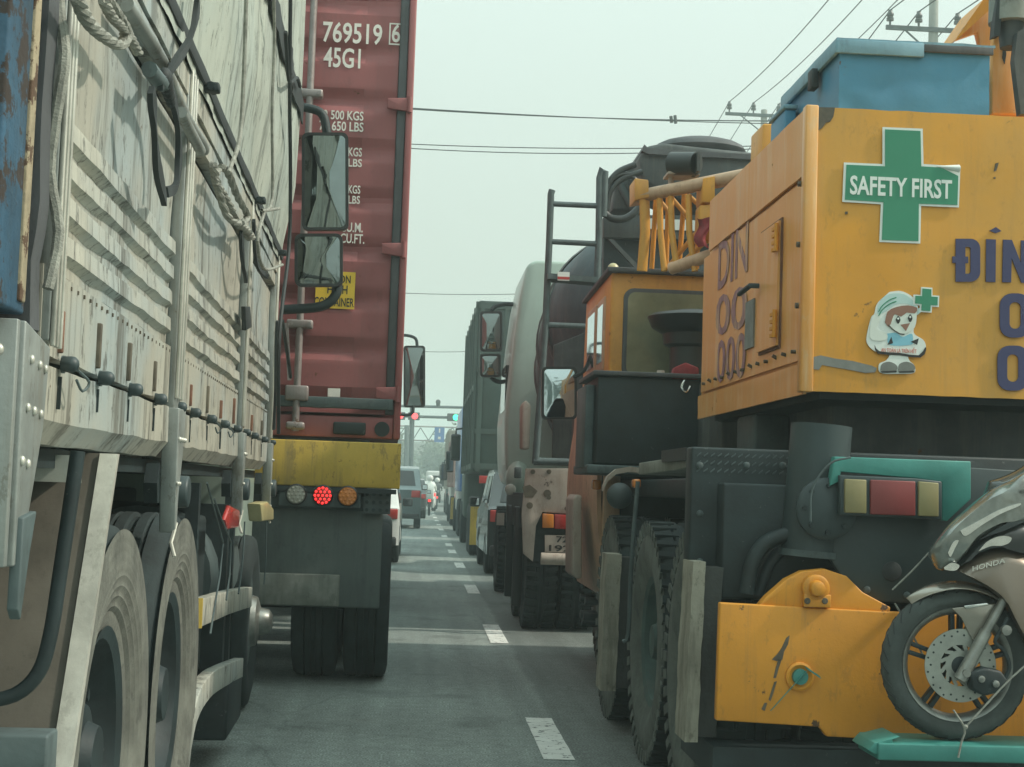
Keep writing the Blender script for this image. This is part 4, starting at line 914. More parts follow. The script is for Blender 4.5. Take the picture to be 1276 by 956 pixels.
# carrier: wheels, fenders, rear steel
cx = at(812, 800, 7.6).x+.16
cx = 1.14+.15
for y_ in (6.35, 7.55, 9.0):
    for x in (cx, cx+.34, cx+2.0, cx+2.34): add_wheel('crane', cr, (x, y_, .59), x > 2)
    MB().cyl((cx+.2, y_, .6), (cx+2.3, y_, .6), .09).build('axle', blacksteel, cr)
for x in (cx+.27, cx+2.0): add_wheel('crane', cr, (x, 11.6, .59), x > 2)
for i in range(8):
    a_ = i*math.pi/4; MB().cyl((cx-.02, 11.6+.17*math.cos(a_), .50+.17*math.sin(a_)), (cx+.12, 11.6+.17*math.cos(a_), .50+.17*math.sin(a_)), .032, n=8).build('wheel_nut', greysteel, cr)
MB().box(cx+.75, cx+1.65, 5.9, 12.8, .75, 1.25).build('chassis', blacksteel, cr, bevel=.02)
MB().box(cx+.02, cx+2.5, 6.3, 9.9, 1.30, 1.40).build('deck', blacksteel, cr, bevel=.01)
def P6(x, y, Y): return at(x, y, Y)
# dark outrigger box and its rear faces
a, b = at(857, 745, 6.45), at(992, 562, 6.45)
MB().box(a.x, a.x+2.3, 5.75, 6.05, at(857, 745, 5.75).z, at(857, 600, 5.75).z).build('outrigger_beam', blacksteel, cr, bevel=.01)
a, b = at(858, 722, 5.85), at(1040, 563, 5.85)
MB().box(a.x, b.x+.9, 5.86, 5.98, a.z, b.z).build('rear_apron', blacksteel, cr, bevel=.01)
MB().box(a.x, b.x+.9, 5.98, 6.6, b.z-.05, b.z+.001).build('deck_plate', blacksteel, cr)
m = MB()
for i in range(22):
    for j in range(3):
        x, z = a.x+.03+i*.027, b.z-.03-j*.03
        m.bar((x-.008, 5.858, z-.005), (x+.008, 5.858, z+.007), (0,.003,0), (0,0,.003))
m.build('tread_pattern', greysteel, cr, kind='stuff')
# mudguards: curved metal over the rear axles
def fender(yc, x0, x1, r, a0, a1, name, mat):
    m = MB(); n = 12; vs = []
    for i in range(n+1):
        t = math.radians(a0+(a1-a0)*i/n); y, z = yc+r*math.cos(t), .62+r*math.sin(t)
        vs += [(x0, y, z), (x1, y, z), (x1, y-.01, z-.03), (x0, y-.01, z-.03)]
    m.add(vs, [(i*4+k, i*4+(k+1) % 4, i*4+4+(k+1) % 4, i*4+4+k) for i in range(n) for k in range(4)]+[(0,1,2,3), (4*n, 4*n+1, 4*n+2, 4*n+3)])
    m.build(name, mat, cr, bevel=.004)
pts = [(796,577), (815,574), (840,570), (856,566), (858,561)]
fl = [at(x, y, Y) for (x, y), Y in zip(pts, (7.0, 6.7, 6.4, 6.1, 5.95))]
m = MB(); vs = []
for p in fl: vs += [p, p+V((0,0,-.055)), p+V((.35,0,-.055)), p+V((.35,0,0))]
m.add(vs, [(i*4+k, i*4+(k+1) % 4, i*4+4+(k+1) % 4, i*4+4+k) for i in range(len(fl)-1) for k in range(4)]+[(0,1,2,3), (16,17,18,19)]); m.build('mudguard_lip', lipsteel, cr, bevel=.004)
fender(11.6, cx+.05, cx+.4, .70, 20, 160, 'mudguard', blacksteel)
# outrigger leg (grey cylinder), cheek plate with hole, tail lamp in teal bracket
MB().tube([at(1010, 692, 5.72), at(1024, 530, 5.72)], .115, 26).build('outrigger_leg', bluegrey, cr)
MB().tube([at(1010, 694, 5.72), at(1010.6, 686, 5.72)], .122, 26).build('leg_collar', greysteel, cr)
p = at(1029, 634, 5.60); MB().lathe([(0,.115), (.02,.115), (.03,.10), (.03,.001)], p, (0,-1,0), 30).build('round_cover', bluegrey, cr)
for i in range(8):
    q = p+V((math.cos(i*.785)*.088, -.03, math.sin(i*.785)*.088)); MB().cyl(q, q+V((0,-.012,0)), .009, n=6).build('bolt', blacksteel, cr)
MB().prism([at(x, y, 5.62) for x, y in ((1040,575), (1215,583), (1330,590), (1330,760), (1140,752), (1063,748), (1046,715), (1004,650), (1010,600), (1030,575))], (0,.03,0)).build('cheek_plate', bluegrey, cr, bevel=.006)
p = at(1111, 712, 5.615); MB().lathe([(0,.033), (.004,.037), (.006,.033), (.0062,.001)], p, (0,-1,0), 20).build('plate_hole', strap_mat, cr)
tb = MB().prism([at(x, y, 5.55) for x, y in ((1040,569), (1210,575), (1210,622), (1180,650), (1174,648), (1174,601), (1140,596), (1048,588), (1046,600), (1034,606))], (0,.05,0)).build('lamp_bracket', teal, cr, bevel=.004)
tl = MB().prism([at(x, y, 5.53) for x, y in ((1046,592), (1140,596), (1174,600), (1174,648), (1047,642))], (0,.045,0)).build('tail_lamp', bluegrey, cr, bevel=.005)
for q, mt in ((((1053,597), (1080,598), (1080,640), (1053,639)), lamp_cream_shaded), (((1085,598), (1141,600), (1141,643), (1085,641)), lamp_red_shaded), (((1145,600), (1170,602), (1170,644), (1145,643)), lamp_cream_shaded)):
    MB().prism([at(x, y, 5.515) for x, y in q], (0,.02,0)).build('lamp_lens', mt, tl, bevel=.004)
# yellow rear plate with its hump, pivot bolt and teal tap
YP = 5.55; yp = lambda x, y, dy=0.: at(x, y, YP+dy)
pl_ = MB().prism([yp(x, y) for x, y in ((897,751), (1100,762), (1330,772), (1330,945), (1085,921), (1030,918), (1021,906), (892,898))], (0,.04,0)).build('rear_plate', crane_worn, cr, bevel=.006)
MB().prism([yp(x, y, .012) for x, y in ((945,756), (955,744), (980,722), (1000,712), (1028,709), (1055,718), (1075,738), (1110,757), (1108,766), (947,757))], (0,.06,0)).build('pivot_lug', crane_worn, cr, bevel=.008)
p = yp(1016, 733, -.0); MB().lathe([(-.01,.05), (.015,.05), (.02,.042), (.02,.030), (.045,.026), (.05,.016), (.05,.001)], p, (0,-1,0), 24).build('pivot_bolt', crane_worn, cr)
a, b = yp(1000, 756), yp(1034, 741); MB().box(a.x, b.x, YP-.02, YP+.011, a.z, b.z).build('bolt_plate', crane_worn, cr, bevel=.003)
for x in (1006, 1028): MB().lathe([(0,.012), (.004,.010), (.0045,.001)], yp(x, 749, -.02), (0,-1,0), 12).build('bolt', bare, cr)
p = yp(996, 843); MB().lathe([(0,.052), (.012,.052), (.016,.044), (.006,.034), (.006,.001)], p, (0,-1,0), 26).build('tap_collar', crane_worn, pl_)
MB().lathe([(.0,.03), (.022,.028), (.024,.001)], p, (0,-1,0), 16).build('tap', teal, pl_)
MB().bar(yp(1003, 838, -.03), yp(962, 884, -.03), (.006,0,.006), (0,.006,0)).build('tap_lever', teal, pl_); MB().bar(yp(1004, 832, -.025), yp(1022, 844, -.025), (.004,0,-.006), (0,.005,0)).build('tap_lever', teal, pl_)
for pts in ([(980,795), (984,792), (982,803), (977,812), (975,822), (968,824), (962,822), (969,815), (974,808)], [(970,822), (974,822), (970,834), (967,845), (964,845), (967,832)], [(965,850), (968,849), (963,866), (960,874), (958,872)], [(953,876), (956,876), (953,886), (949,884)]):
    MB().prism([yp(x, y, -.004) for x, y in pts], (0,.006,0)).build('paint_chip', bare, pl_, smooth=False)
MB().box(at(892, 800, 5.62).x, 3.5, 5.62, 6.3, .28, .40).build('lower_beam', blacksteel, cr)
MB().tube([at(x, y, 5.7) for x, y in ((930,740), (938,700), (955,676), (985,665), (1000,660))], .03, 8, 4).build('hydraulic_hose', blacksteel, cr)
MB().tube([at(x, y, 5.75) for x, y in ((945,742), (958,705), (975,686), (1000,680))], .022, 8, 4).build('hydraulic_hose', blacksteel, cr)
MB().tube([at(1010, 650, 5.5), at(1012, 610, 5.5), at(1034, 578, 5.5), at(1060, 570, 5.5)], .004, 6, 4).build('loose_wire', greysteel, cr)
# black box with diamond lid ahead of the wheels, round lamp, steps
by_ = 9.0
a, b = at(742, 578, by_), at(900, 474, by_)
MB().box(a.x, b.x, by_, by_+.8, a.z, b.z).build('battery_box', blacksteel, cr, bevel=.012)
MB().box(a.x-.03, b.x, by_-.025, by_+.83, b.z+.002, b.z+.03).build('box_lid', seal, cr, bevel=.006)
MB().box(a.x-.06, a.x-.006, by_+.1, by_+.6, a.z-.02, b.z-.05).build('side_step', greysteel, cr, bevel=.006)
MB().box(a.x-.05, b.x, by_-.02, by_+.8, a.z-.06, a.z-.004).build('box_shelf', greysteel, cr, bevel=.01)
for dx in (.0,): MB().tube([at(853, 474, by_-.06), at(849, 482, by_-.06), at(855, 489, by_-.06), at(860, 481, by_-.06)], .008, 6, 3).build('hook', chrome, cr)
p = at(772, 618, 8.55); MB().ball(p, .075, 9, (1,.8,1)).build('side_lamp', bluegrey, cr)
m = MB(); q = [at(x, y, 8.6) for x, y in ((752,612), (757,600), (768,591), (785,588), (800,590))]
vs = []
for s in q: vs += [s, s+V((0,0,.03)), s+V((.02,.25,.03)), s+V((.02,.25,0))]
m.add(vs, [(i*4+k, i*4+(k+1) % 4, i*4+4+(k+1) % 4, i*4+4+k) for i in range(4) for k in range(4)]+[(0,1,2,3), (16,17,18,19)]); m.build('lamp_hood', rusty_white, cr)
MB().box(at(738, 606, 9.4).x, at(748, 606, 9.4).x, 9.35, 9.45, at(740, 610, 9.4).z, at(740, 598, 9.4).z).build('side_marker', lamp_orange, cr, bevel=.01)
MB().box(at(788, 606, 8).x, at(797, 606, 8).x, 7.95, 8.05, at(790, 608, 8).z, at(790, 597, 8).z).build('side_marker', lamp_orange, cr, bevel=.01)
MB().tube([at(x, y, 7.9) for x, y in ((795,600), (790,660), (786,720), (783,790), (776,800))], .012, 7, 3).build('brake_rod', greysteel, cr)
for x, y in ((872,700), (872,640), (872,580), (930,580), (975,580), (930,700), (1080,735), (1130,742), (1190,735), (1190,680)):
    MB().lathe([(0,.014), (.006,.014), (.009,.009), (.009,.001)], at(x, y, 5.858 if x < 1000 else 5.618), (0,-1,0), 8).build('bolt', greysteel, cr)
a, b = at(838, 472, 8.98), at(872, 456, 8.98); MB().prism([(a.x, 9.0, a.z), (b.x, 9.0, a.z), (b.x, 9.0, b.z-.01), ((a.x+b.x)/2, 9.0, b.z+.02), (a.x+.02, 9.0, b.z-.01)], (0,.12,0)).build('red_cover', red_cloth, cr, bevel=.01)
MB().lathe([(0,.035), (.03,.035), (.04,.025), (.06,.022), (.06,.001)], at(823, 474, 9.1), (0,0,1), 14).build('filler_cap', rusty_white, cr)
# carrier cab
cy_ = 10.2; c1 = 11.75
xl = at(760, 400, cy_).x; xr = xl+2.2; zt2, zb2 = at(770, 338, cy_).z, at(770, 480, cy_).z
pz = [(cy_, zb2), (cy_, zt2), (c1, zt2-.02), (c1+.12, zb2)]
cb = MB().prism([(xl, y, z) for y, z in pz], (2.2,0,0)).build('cab', crane_cab, cr, bevel=.03, seg=3)
MB().prism([(xl-.03, cy_-.05, zt2-.012), (xl-.03, cy_-.05, zt2+.022), (xl-.03, c1+.04, zt2-.01), (xl-.03, c1+.04, zt2-.035)], (2.26,0,0)).build('roof_edge', seal, cb, bevel=.006)
a, b = at(774, 472, cy_), at(920, 365, cy_)
def rrect(x0, x1, z0, z1, r, y, n=5):
    o = []
    for sx, sz, a0 in ((x1-r, z1-r, 0), (x0+r, z1-r, 90), (x0+r, z0+r, 180), (x1-r, z0+r, 270)):
        for i in range(n+1): t = math.radians(a0+90*i/n); o.append((sx+r*math.cos(t), y, sz+r*math.sin(t)))
    return o
wf = MB().prism(rrect(a.x, b.x+.15, a.z, b.z, .07, cy_-.02), (0,.03,0)).build('rear_window', seal, cb, bevel=.008)
MB().prism(rrect(a.x+.028, b.x+.12, a.z+.028, b.z-.028, .05, cy_-.026), (0,.01,0)).build('pane', cab_glass, wf)
MB().box(X0+.12, X1-.05, yf+.03, 10.1, 1.41, 2.0).build('sun_block_cover', mixer_grey, cr, bevel=.03)  # unseen body added to stop sun passing between house and cab
MB().box(X0+.75, X0+1.35, 7.0, 10.4, zt_+.03, zt_+.5).build('sun_block_boom', crane_worn, cr, bevel=.02)  # hidden boom length added so its shadow helps fill that gap
for y0, y1 in ((10.45, 10.85), (10.95, 11.5)):
    f = MB().box(xl-.012, xl+.01, y0, y1, zb2+.12, zt2-.14).build('side_window', cab_faded, cb, bevel=.01); MB().box(xl-.016, xl-.008, y0+.05, y1-.05, zb2+.18, zt2-.19).build('pane', mirror_sky, f)
# lower cab flank bulging outward
def flank(s, t):
    z = .62+(zb2+.05-.62)*t
    return (xl+.03-.10*math.sin(min(1, t*1.25)*math.pi*.8)-.02, 9.9+2.0*s, z)
MB().sheet(flank, 10, 14, (.03,0,0)).build('cab_flank', cab_faded, cr)
MB().box(xl-.05, xl+.06, 9.86, 9.9, .75, zb2-.05).build('flank_end', cab_faded, cr, bevel=.01)
MB().box(xl, xr, 9.92, 12.6, .7, zb2-.02).build('cab_base', blacksteel, cr)
MB().prism([at(x, y, 10.3) for x, y in ((714,622), (719,616), (725,618), (725,720), (719,722), (713,716))], (0,.5,0)).build('step_guard', rusty_white, cr, bevel=.01)
mirror(cr, 675, 457, 719, 523, 11.2, mirror_sky, .018, .10)
MB().tube([at(x, y, 11.2) for x, y in ((715,470), (728,462), (738,440))], .014, 7, 3).build('mirror_arm', blacksteel, cr)
p = at(764, 335, cy_+.1); MB().ball(p, .04, 6).build('roof_lamp', lamp_cream, cb)
# mushroom air intake behind the cab
p = at(862, 470, 9.85); z1 = at(862, 387, 9.85).z
MB().lathe([(p.z-.2,.15), (z1-.25,.15), (z1-.23,.19), (z1-.16,.20), (z1-.12,.27), (z1-.05,.30), (z1-.03,.27), (z1,.10), (z1,.001)], (p.x, 9.85, 0), (0,0,1), 28).build('air_intake', blackplastic, cr)
# folded lattice jib above the cab
def jp(x, y, dy=0.): return at(x, y, 9.7+dy-(x-800)*.004)
jb = MB().tube([jp(795, 245), jp(930, 218)], .042, 12).build('jib_chord', cab_faded, cr)
MB().tube([jp(836, 335), jp(880, 320), jp(930, 305)], .040, 12).build('jib_chord', cab_faded, cr)
MB().tube([jp(810, 243, .45), jp(930, 220, .45)], .04, 12).build('jib_chord', crane_cab, cr)
for xa, xb_, mt in ((803, 800, crane_yel), (822, 828, crane_yel), (836, 844, crane_yel), (858, 866, crane_yel)):
    MB().tube([jp(xa, 243), jp(xa+1, 290), jp(xb_, 338)], .021 if xa > 804 else .035, 10).build('jib_strut', mt, cr)
for xa, xb_ in ((818, 812), (833, 830), (853, 846), (872, 868)):
    MB().tube([jp(xa, 240, .3), jp(xb_, 335, .3)], .017, 8).build('jib_strut', crane_worn, cr)
for x0_, y0_, x1_, y1_ in ((822,250,838,270), (838,248,858,272), (858,244,885,268), (835,330,868,290), (845,332,885,296)):
    MB().tube([jp(x0_, y0_, .2), jp(x1_, y1_, .2)], .016, 8).build('jib_brace', crane_cab, cr)
MB().prism([jp(x, y, -.05) for x, y in ((791,222), (808,224), (809,246), (791,250))], (0,.25,0)).build('jib_end', crane_cab, cr, bevel=.006)
MB().prism([jp(x, y, -.06) for x, y in ((876,222), (891,219), (891,252), (875,252))], (0,.22,0)).build('jib_clamp', crane_yel, cr, bevel=.006)
MB().prism([jp(x, y, -.04) for x, y in ((872,256), (888,254), (888,300), (870,300))], (0,.15,0)).build('jib_clamp', crane_yel, cr, bevel=.006)
MB().sheet(lambda s, t: jp(869+14*s+3*math.sin(t*7), 272+36*t, -.1)+V((0,.04*math.sin(s*5+t*3),0)), 8, 10, (0,.01,0)).build('red_rag', red_cloth, cr)
lm = MB().tube([jp(836, 233, .1), jp(836, 213, .1)], .018, 8).build('lamp_post', rusty_white, cr)
MB().box(jp(832, 213).x, jp(878, 213).x, 9.55, 9.75, jp(850, 215).z, jp(850, 212).z).build('lamp_shelf', rusty_white, lm)
MB().cyl(jp(837, 204, .05), jp(868, 204, .05), .075, n=20).build('work_lamp', blackplastic, lm)
MB().box(jp(870, 204).x-.01, jp(870, 204).x+.01, 9.4, 9.6, jp(870, 214).z, jp(870, 190).z).build('lamp_stay', mixer_grey, lm)
# timber packing blocks held beside the wheels
def timber(x0, x1, x2, y0, y1, Y, lab):
    t_ = thing('timber_block', lab, 'timber', tuple(at((x0+x2)/2, y1, Y)), 0, 'timber packing blocks')
    a, b = at(x0, y1, Y), at(x1, y0, Y); c = at(x2, y0, Y)
    MB().sweep([V(p) for p in ((0,0,0), (b.x-a.x,0,0), (b.x-a.x,.22,0), (0,.22,0))], (a.x, Y, a.z), (a.x+.012, Y, b.z), 24, .006, x0*.1).build('plank', timber_mat, t_, ang=30)
    MB().sweep([V(p) for p in ((0,.02,0), (c.x-b.x,.02,0), (c.x-b.x,.22,0), (0,.22,0))], (b.x+.004, Y, a.z+.02), (b.x+.016, Y, b.z-.02), 12, .004, x0*.2).build('plank', timber_dark, t_, ang=30)
timber(853, 875, 898, 700, 925, 5.72, 'large weathered timber block beside the yellow rear plate of the crane')
timber(748, 772, 800, 690, 862, 8.35, 'smaller weathered timber block between the rear wheels of the crane')
# teal rail that carries the scooter
rz0, rz1 = at(1180, 944, 5.25).z, at(1180, 923, 5.25).z
MB().box(at(1090, 930, 5.2).x, 3.75, 5.16, 5.40, rz0, rz1).build('carrier_rail', teal, cr, bevel=.006)
MB().prism([at(x, y, 5.17) for x, y in ((1112,922), (1122,918), (1090,926), (1082,935), (1090,940), (1114,940))], (0,.2,0)).build('rail_end', teal, cr, bevel=.005)
for x in (2.3, 3.4): MB().box(x, x+.08, 5.38, 5.7, rz0-.06, rz0+.02).build('rail_arm', blacksteel, cr)

# ================================================================== SCOOTER on the rail
BY = 5.27; bp_ = lambda x, y, dy=0.: at(x, y, BY+dy)
sc = thing('motor_scooter', 'bronze motor scooter strapped across the back of the orange crane', 'scooter', tuple(bp_(1190, 922)))
wc = bp_(1190, 838); rw = (bp_(1190, 838).z-bp_(1190, 922.5).z)
rw = max(rw, .262)
wc = V((wc.x, BY, rz1+rw))
hw = .042
tyre = MB().lathe([(-hw*.55, rw*.74), (-hw*.95, rw*.82), (-hw, rw*.88), (-hw*.8, rw*.95), (-hw*.35, rw*.992), (0, rw), (hw*.35, rw*.992), (hw*.8, rw*.95), (hw, rw*.88), (hw*.95, rw*.82), (hw*.55, rw*.74)], wc, (0,1,0), 64)
grv = MB()
for k_ in range(34):
    a = 2*math.pi*k_/34
    for sg in (-1, 1):
        pts = []
        for f, da in ((.15, 0), (.5, .06), (.86, .14)):
            rr = rw*(1.0-.055*f*f*1.2); ang = a+da+(.1 if sg > 0 else 0)
            pts.append(wc+V((math.cos(ang)*rr, sg*hw*f, math.sin(ang)*rr)))
        grv.tube(pts, .0026, 5)
ty_ = tyre.build('tyre', rubber_grey, sc); grv.build('tread_groove', strap_mat, ty_)
rim_ = MB().lathe([(-hw*.6, rw*.75), (-hw*.72, rw*.745), (-hw*.6, rw*.70), (-hw*.2, rw*.655), (hw*.2, rw*.655), (hw*.6, rw*.70), (hw*.72, rw*.745), (hw*.6, rw*.75)], wc, (0,1,0), 56).build('rim', fork_metal, sc)
for i in range(5):
    for d_ in (-.11, .11):
        a = 2*math.pi*i/5+.32
        e = wc+V((math.cos(a+d_*.8)*rw*.67, 0, math.sin(a+d_*.8)*rw*.67)); s = wc+V((math.cos(a+d_*2.3)*rw*.19, 0, math.sin(a+d_*2.3)*rw*.19))
        t = (e-s).normalized().cross(V((0,1,0)))
        MB().bar(s, e, t*.008, V((0,.014,0))).build('spoke', blacksteel, rim_, bevel=.003)
MB().lathe([(-.05,.001), (-.05,.03), (-.03,.055), (.03,.055), (.05,.03), (.05,.001)], wc, (0,1,0), 24).build('hub', blacksteel, rim_)
# brake disc: slotted annulus with drilled holes
dc = wc+V((0,-.048,0)); r0, r1 = rw*.27, rw*.48
m = MB(); m.lathe([(0,r0), (0,r1), (-.005,r1), (-.005,r0)], dc, (0,1,0), 60, close=True)
dk = m.build('brake_disc', disc_metal, sc)
m = MB(); m.lathe([(0,rw*.12), (0,rw*.20), (-.004,rw*.20), (-.004,rw*.12)], dc, (0,1,0), 40, close=True)
for i in range(12):
    a = 2*math.pi*i/12; p0 = dc+V((math.cos(a)*rw*.19, -.002, math.sin(a)*rw*.19)); p1 = dc+V((math.cos(a+.35)*rw*.27, -.002, math.sin(a+.35)*rw*.27))
    t = (p1-p0).normalized().cross(V((0,1,0))); m.bar(p0, p1, t*.006, V((0,.002,0)))
m.build('disc_carrier', disc_metal, dk)
m = MB()
for i in range(30):
    a = 2*math.pi*i/30; q = dc+V((math.cos(a)*(r1-.009-(.012 if i % 2 else 0)), -.0045, math.sin(a)*(r1-.009-(.012 if i % 2 else 0)))); m.cyl(q, q+V((0,-.0015,0)), .0038, n=8)
m.build('disc_hole', blacksteel, dk, kind='stuff')
# fork, caliper
fk0 = V((wc.x+.005, BY-.075, wc.z-.02)); ft = bp_(1252, 745, -.075)
MB().tube([fk0+(fk0-ft).normalized()*.03, fk0.lerp(ft, .55)], [.024, .021], 16).build('fork_leg', fork_metal, sc, bevel=0)
MB().tube([fk0.lerp(ft, .5), ft+(ft-fk0)*.3], .016, 14).build('fork_tube', fork_metal, sc)
MB().tube([V((p.x, BY+.075, p.z)) for p in (fk0, ft+(ft-fk0)*.3)], .02, 14).build('fork_leg', fork_metal, sc)
MB().cyl(fk0+V((0,-.03,0)), fk0+V((0,.16,0)), .014, n=12).build('wheel_axle', fork_metal, sc)
MB().prism([bp_(x, y, -.10) for x, y in ((1208,838), (1228,832), (1248,836), (1258,850), (1250,862), (1228,868), (1212,860))], (0,.06,0)).build('brake_caliper', blacksteel, sc, bevel=.01)
for x, y in ((1222,846), (1240,852)): MB().lathe([(0,.012), (.012,.012), (.014,.008), (.014,.001)], bp_(x, y, -.10), (0,-1,0), 10).build('caliper_bolt', fork_metal, sc)
MB().tube([bp_(x, y, -.09) for x, y in ((1250,850), (1258,832), (1252,812), (1240,800), (1248,784), (1256,770))], .007, 8, 4).build('brake_hose', blacksteel, sc)
MB().lathe([(0,.018), (.02,.018), (.022,.001)], bp_(1252, 785, -.09), (0,-1,0), 10).build('fork_bolt', fork_metal, sc)
# front mudguard: arched blade over the tyre and a side cheek
def blade(s, t):
    a = math.radians(52+76*s); yy = (t-.5)*2
    tipw = .25+.75*min(1, (1-s)*3.2) if s > .6 else 1
    rr = rw*(1.07+.02*math.sin(s*math.pi))-(.022*yy*yy)
    return wc+V((math.cos(a)*rr*1.02-.0, yy*.062*tipw, math.sin(a)*rr))
MB().sheet(blade, 26, 10, (0,0,.004)).build('mudguard', silver_bronze, sc, ang=60)
for sg in (-1, 1):
    MB().prism([bp_(x, y, sg*.062) for x, y in ((1186,758), (1240,752), (1246,757), (1238,772), (1228,795), (1217,806), (1208,790), (1198,770))], (0,.008,0)).build('mudguard_cheek', silver_bronze, sc, bevel=.003)
MB().prism([bp_(x, y, -.068) for x, y in ((1201,755), (1230,751), (1233,754), (1204,759))], (0,.008,0)).build('mudguard_trim', chrome, sc, bevel=.002)
# front apron, cowl, smoked headlight, chrome insert: lofted from outline, crowned in the middle
def crown(pts, half, name, mat, cy=0., bulge=.6, ins=(0., .14, .34), k=5, parent=None):
    q = [V((x, y, 0)) for x, y in pts]; q = catmull(q+[q[0]], k)[:-1]; c = sum(q, V())/len(q); n = len(q); m = MB(); vs = []
    lay = [(-1, ins[2]), (-.8, ins[1]), (-.45, .03), (0, 0.), (.45, .03), (.8, ins[1]), (1, ins[2])]
    for f, i_ in lay:
        for p in q: s = p.lerp(c, i_); vs.append(bp_(s.x, s.y, cy+f*half))
    fs = [(a*n+i, a*n+(i+1) % n, (a+1)*n+(i+1) % n, (a+1)*n+i) for a in range(len(lay)-1) for i in range(n)]
    fs += [tuple(range(n)), tuple(range((len(lay)-1)*n, len(lay)*n))]
    return m.add(vs, fs).build(name, mat, parent or sc, ang=50)
crown([(1186,708), (1212,692), (1246,682), (1285,690), (1320,720), (1320,830), (1290,822), (1270,790), (1250,752), (1222,728)], .13, 'front_apron', bronze, .02)
crown([(1157,694), (1159,682), (1178,658), (1206,632), (1236,608), (1262,595), (1290,586), (1300,640), (1262,650), (1222,672), (1198,700), (1184,711), (1166,710)], .12, 'headlight_cowl', scoot_clear, .02)
crown([(1230,600), (1262,588), (1310,560), (1350,560), (1350,640), (1300,640), (1260,628), (1220,640)], .10, 'handlebar_cover', dark_car, .05)
m = [(1184,710), (1197,696), (1218,675), (1250,662), (1290,650), (1300,690), (1270,686), (1240,676), (1215,688), (1196,706)]
crown(m, .118, 'front_grille', blackplastic, .02)
crown([(1213,690), (1228,674), (1248,666), (1264,668), (1262,676), (1250,681), (1232,682)], .132, 'indicator_lens', chrome, .02, ins=(0,.1,.2))
crown([(1174,707), (1186,700), (1198,704), (1192,712), (1176,711)], .125, 'chrome_trim', chrome, .02, ins=(0,.1,.2))
for pts in ([(1190,664), (1216,650), (1246,634), (1276,624), (1276,628), (1248,640), (1220,657), (1198,672)], [(1180,690), (1188,674), (1196,672), (1190,684), (1184,696)]):
    crown(pts, .127, 'headlight_reflector', chrome, .02, ins=(0,.08,.15), k=3)
tx = text('HONDA', 'lettering', chrome, sc, bp_(1211, 712, -.115), (bp_(1252, 701)-bp_(1211, 712)), up_, .017, 1.35, .02, .003)
ra = bp_(1211, 712, -.113); rb_ = bp_(1252, 701, -.113)
inv = INV['motor_scooter']
xs_ = [v.co.x for v in tx.data.vertices]; k_ = (rb_.x-ra.x)/(max(xs_)-min(xs_)); la = inv @ ra; x00 = min(xs_)
for v in tx.data.vertices: v.co.x = la.x+(v.co.x-x00)*k_
# the rest of the scooter runs out of the frame to the right
hx = bp_(1340, 700).x
MB().box(hx, hx+.42, BY-.14, BY+.14, wc.z+.02, wc.z+.10).build('footboard', blackplastic, sc, bevel=.03)
MB().prism([(hx+.35, BY-.13, wc.z+.05), (hx+.40, BY-.13, wc.z+.48), (hx+1.0, BY-.13, wc.z+.56), (hx+1.12, BY-.13, wc.z+.45), (hx+.85, BY-.13, wc.z+.15), (hx+.6, BY-.13, wc.z)], (0,.26,0)).build('rear_body', bronze, sc, bevel=.06, seg=3)
MB().prism([(hx+.36, BY-.11, wc.z+.485), (hx+.40, BY-.11, wc.z+.55), (hx+.98, BY-.11, wc.z+.62), (hx+1.0, BY-.11, wc.z+.57)], (0,.22,0)).build('seat', blackplastic, sc, bevel=.02)
MB().lathe([(-.05, rw*.6), (-.055, rw*.85), (-.03, rw*.99), (.03, rw*.99), (.055, rw*.85), (.05, rw*.6), (.03,.03), (.05,.001)], (hx+.85, BY, rz1+rw), (0,1,0), 40).build('rear_tyre', rubber, sc)
MB().tube([(hx-.02, BY-.30, wc.z+.66), (hx+.0, BY-.1, wc.z+.64), (hx+.0, BY+.1, wc.z+.64), (hx-.02, BY+.34, wc.z+.66)], .015, 10).build('handlebar', blackplastic, sc)
MB().prism([(hx-.1, BY-.1, wc.z+.1), (hx-.02, BY-.1, wc.z+.62), (hx+.03, BY-.1, wc.z+.62), (hx+.05, BY-.1, wc.z+.1)], (0,.2,0)).build('leg_shield', bronze, sc, bevel=.02)
# tie ropes
rp_ = thing('tie_rope', 'thin pale cord tying the scooter down to the teal rail', 'rope', tuple(bp_(1198, 922)))
for pts in (((1300,812), (1260,845), (1205,904)), ((1188,885), (1202,908), (1198,925), (1194,944)), ((1112,735), (1136,712), (1162,684)), ((1115,752), (1128,774), (1152,820))):
    MB().tube([bp_(x, y, -.13 if pts[0][0] > 1150 else .1) for x, y in pts], .0035, 6, 3).build('cord', rope_mat, rp_)
MB().ball(bp_(1203, 906, -.13), .009, 5).build('knot', rope_mat, rp_)
# ================================================================== CONCRETE MIXER TRUCK (right lane)
MY = 13.9; mp_ = lambda x, y, dy=0.: at(x, y, MY+dy)
mi = thing('mixer_truck', 'grey concrete mixer truck with rear ladder and rusty white tail plate, ahead of the crane', 'truck', (2.2, 18, 0))
xm = 2.27
zc = at(760, 400, 15.2).z
ax = V((0, -1, .26)).normalized()
dr_ = MB().lathe([(-3.3,.25), (-3.2,.5), (-2.4,.80), (-1.4,.97), (-.5,1.02), (.3,1.0), (.9,.86), (1.35,.66), (1.38,.6), (1.3,.55), (.6,.001)], (xm, 16.2, zc+.0), ax, 48).build('drum', drum_mat, mi)
for k_ in (-1.4, -.5, .3):
    r_ = {-1.4: .975, -.5: 1.025, .3: 1.005}[k_]; MB().lathe([(k_-.04, r_), (k_-.02, r_+.02), (k_+.02, r_+.02), (k_+.04, r_)], (xm, 16.2, zc), ax, 48).build('drum_band', mixer_grey, dr_)
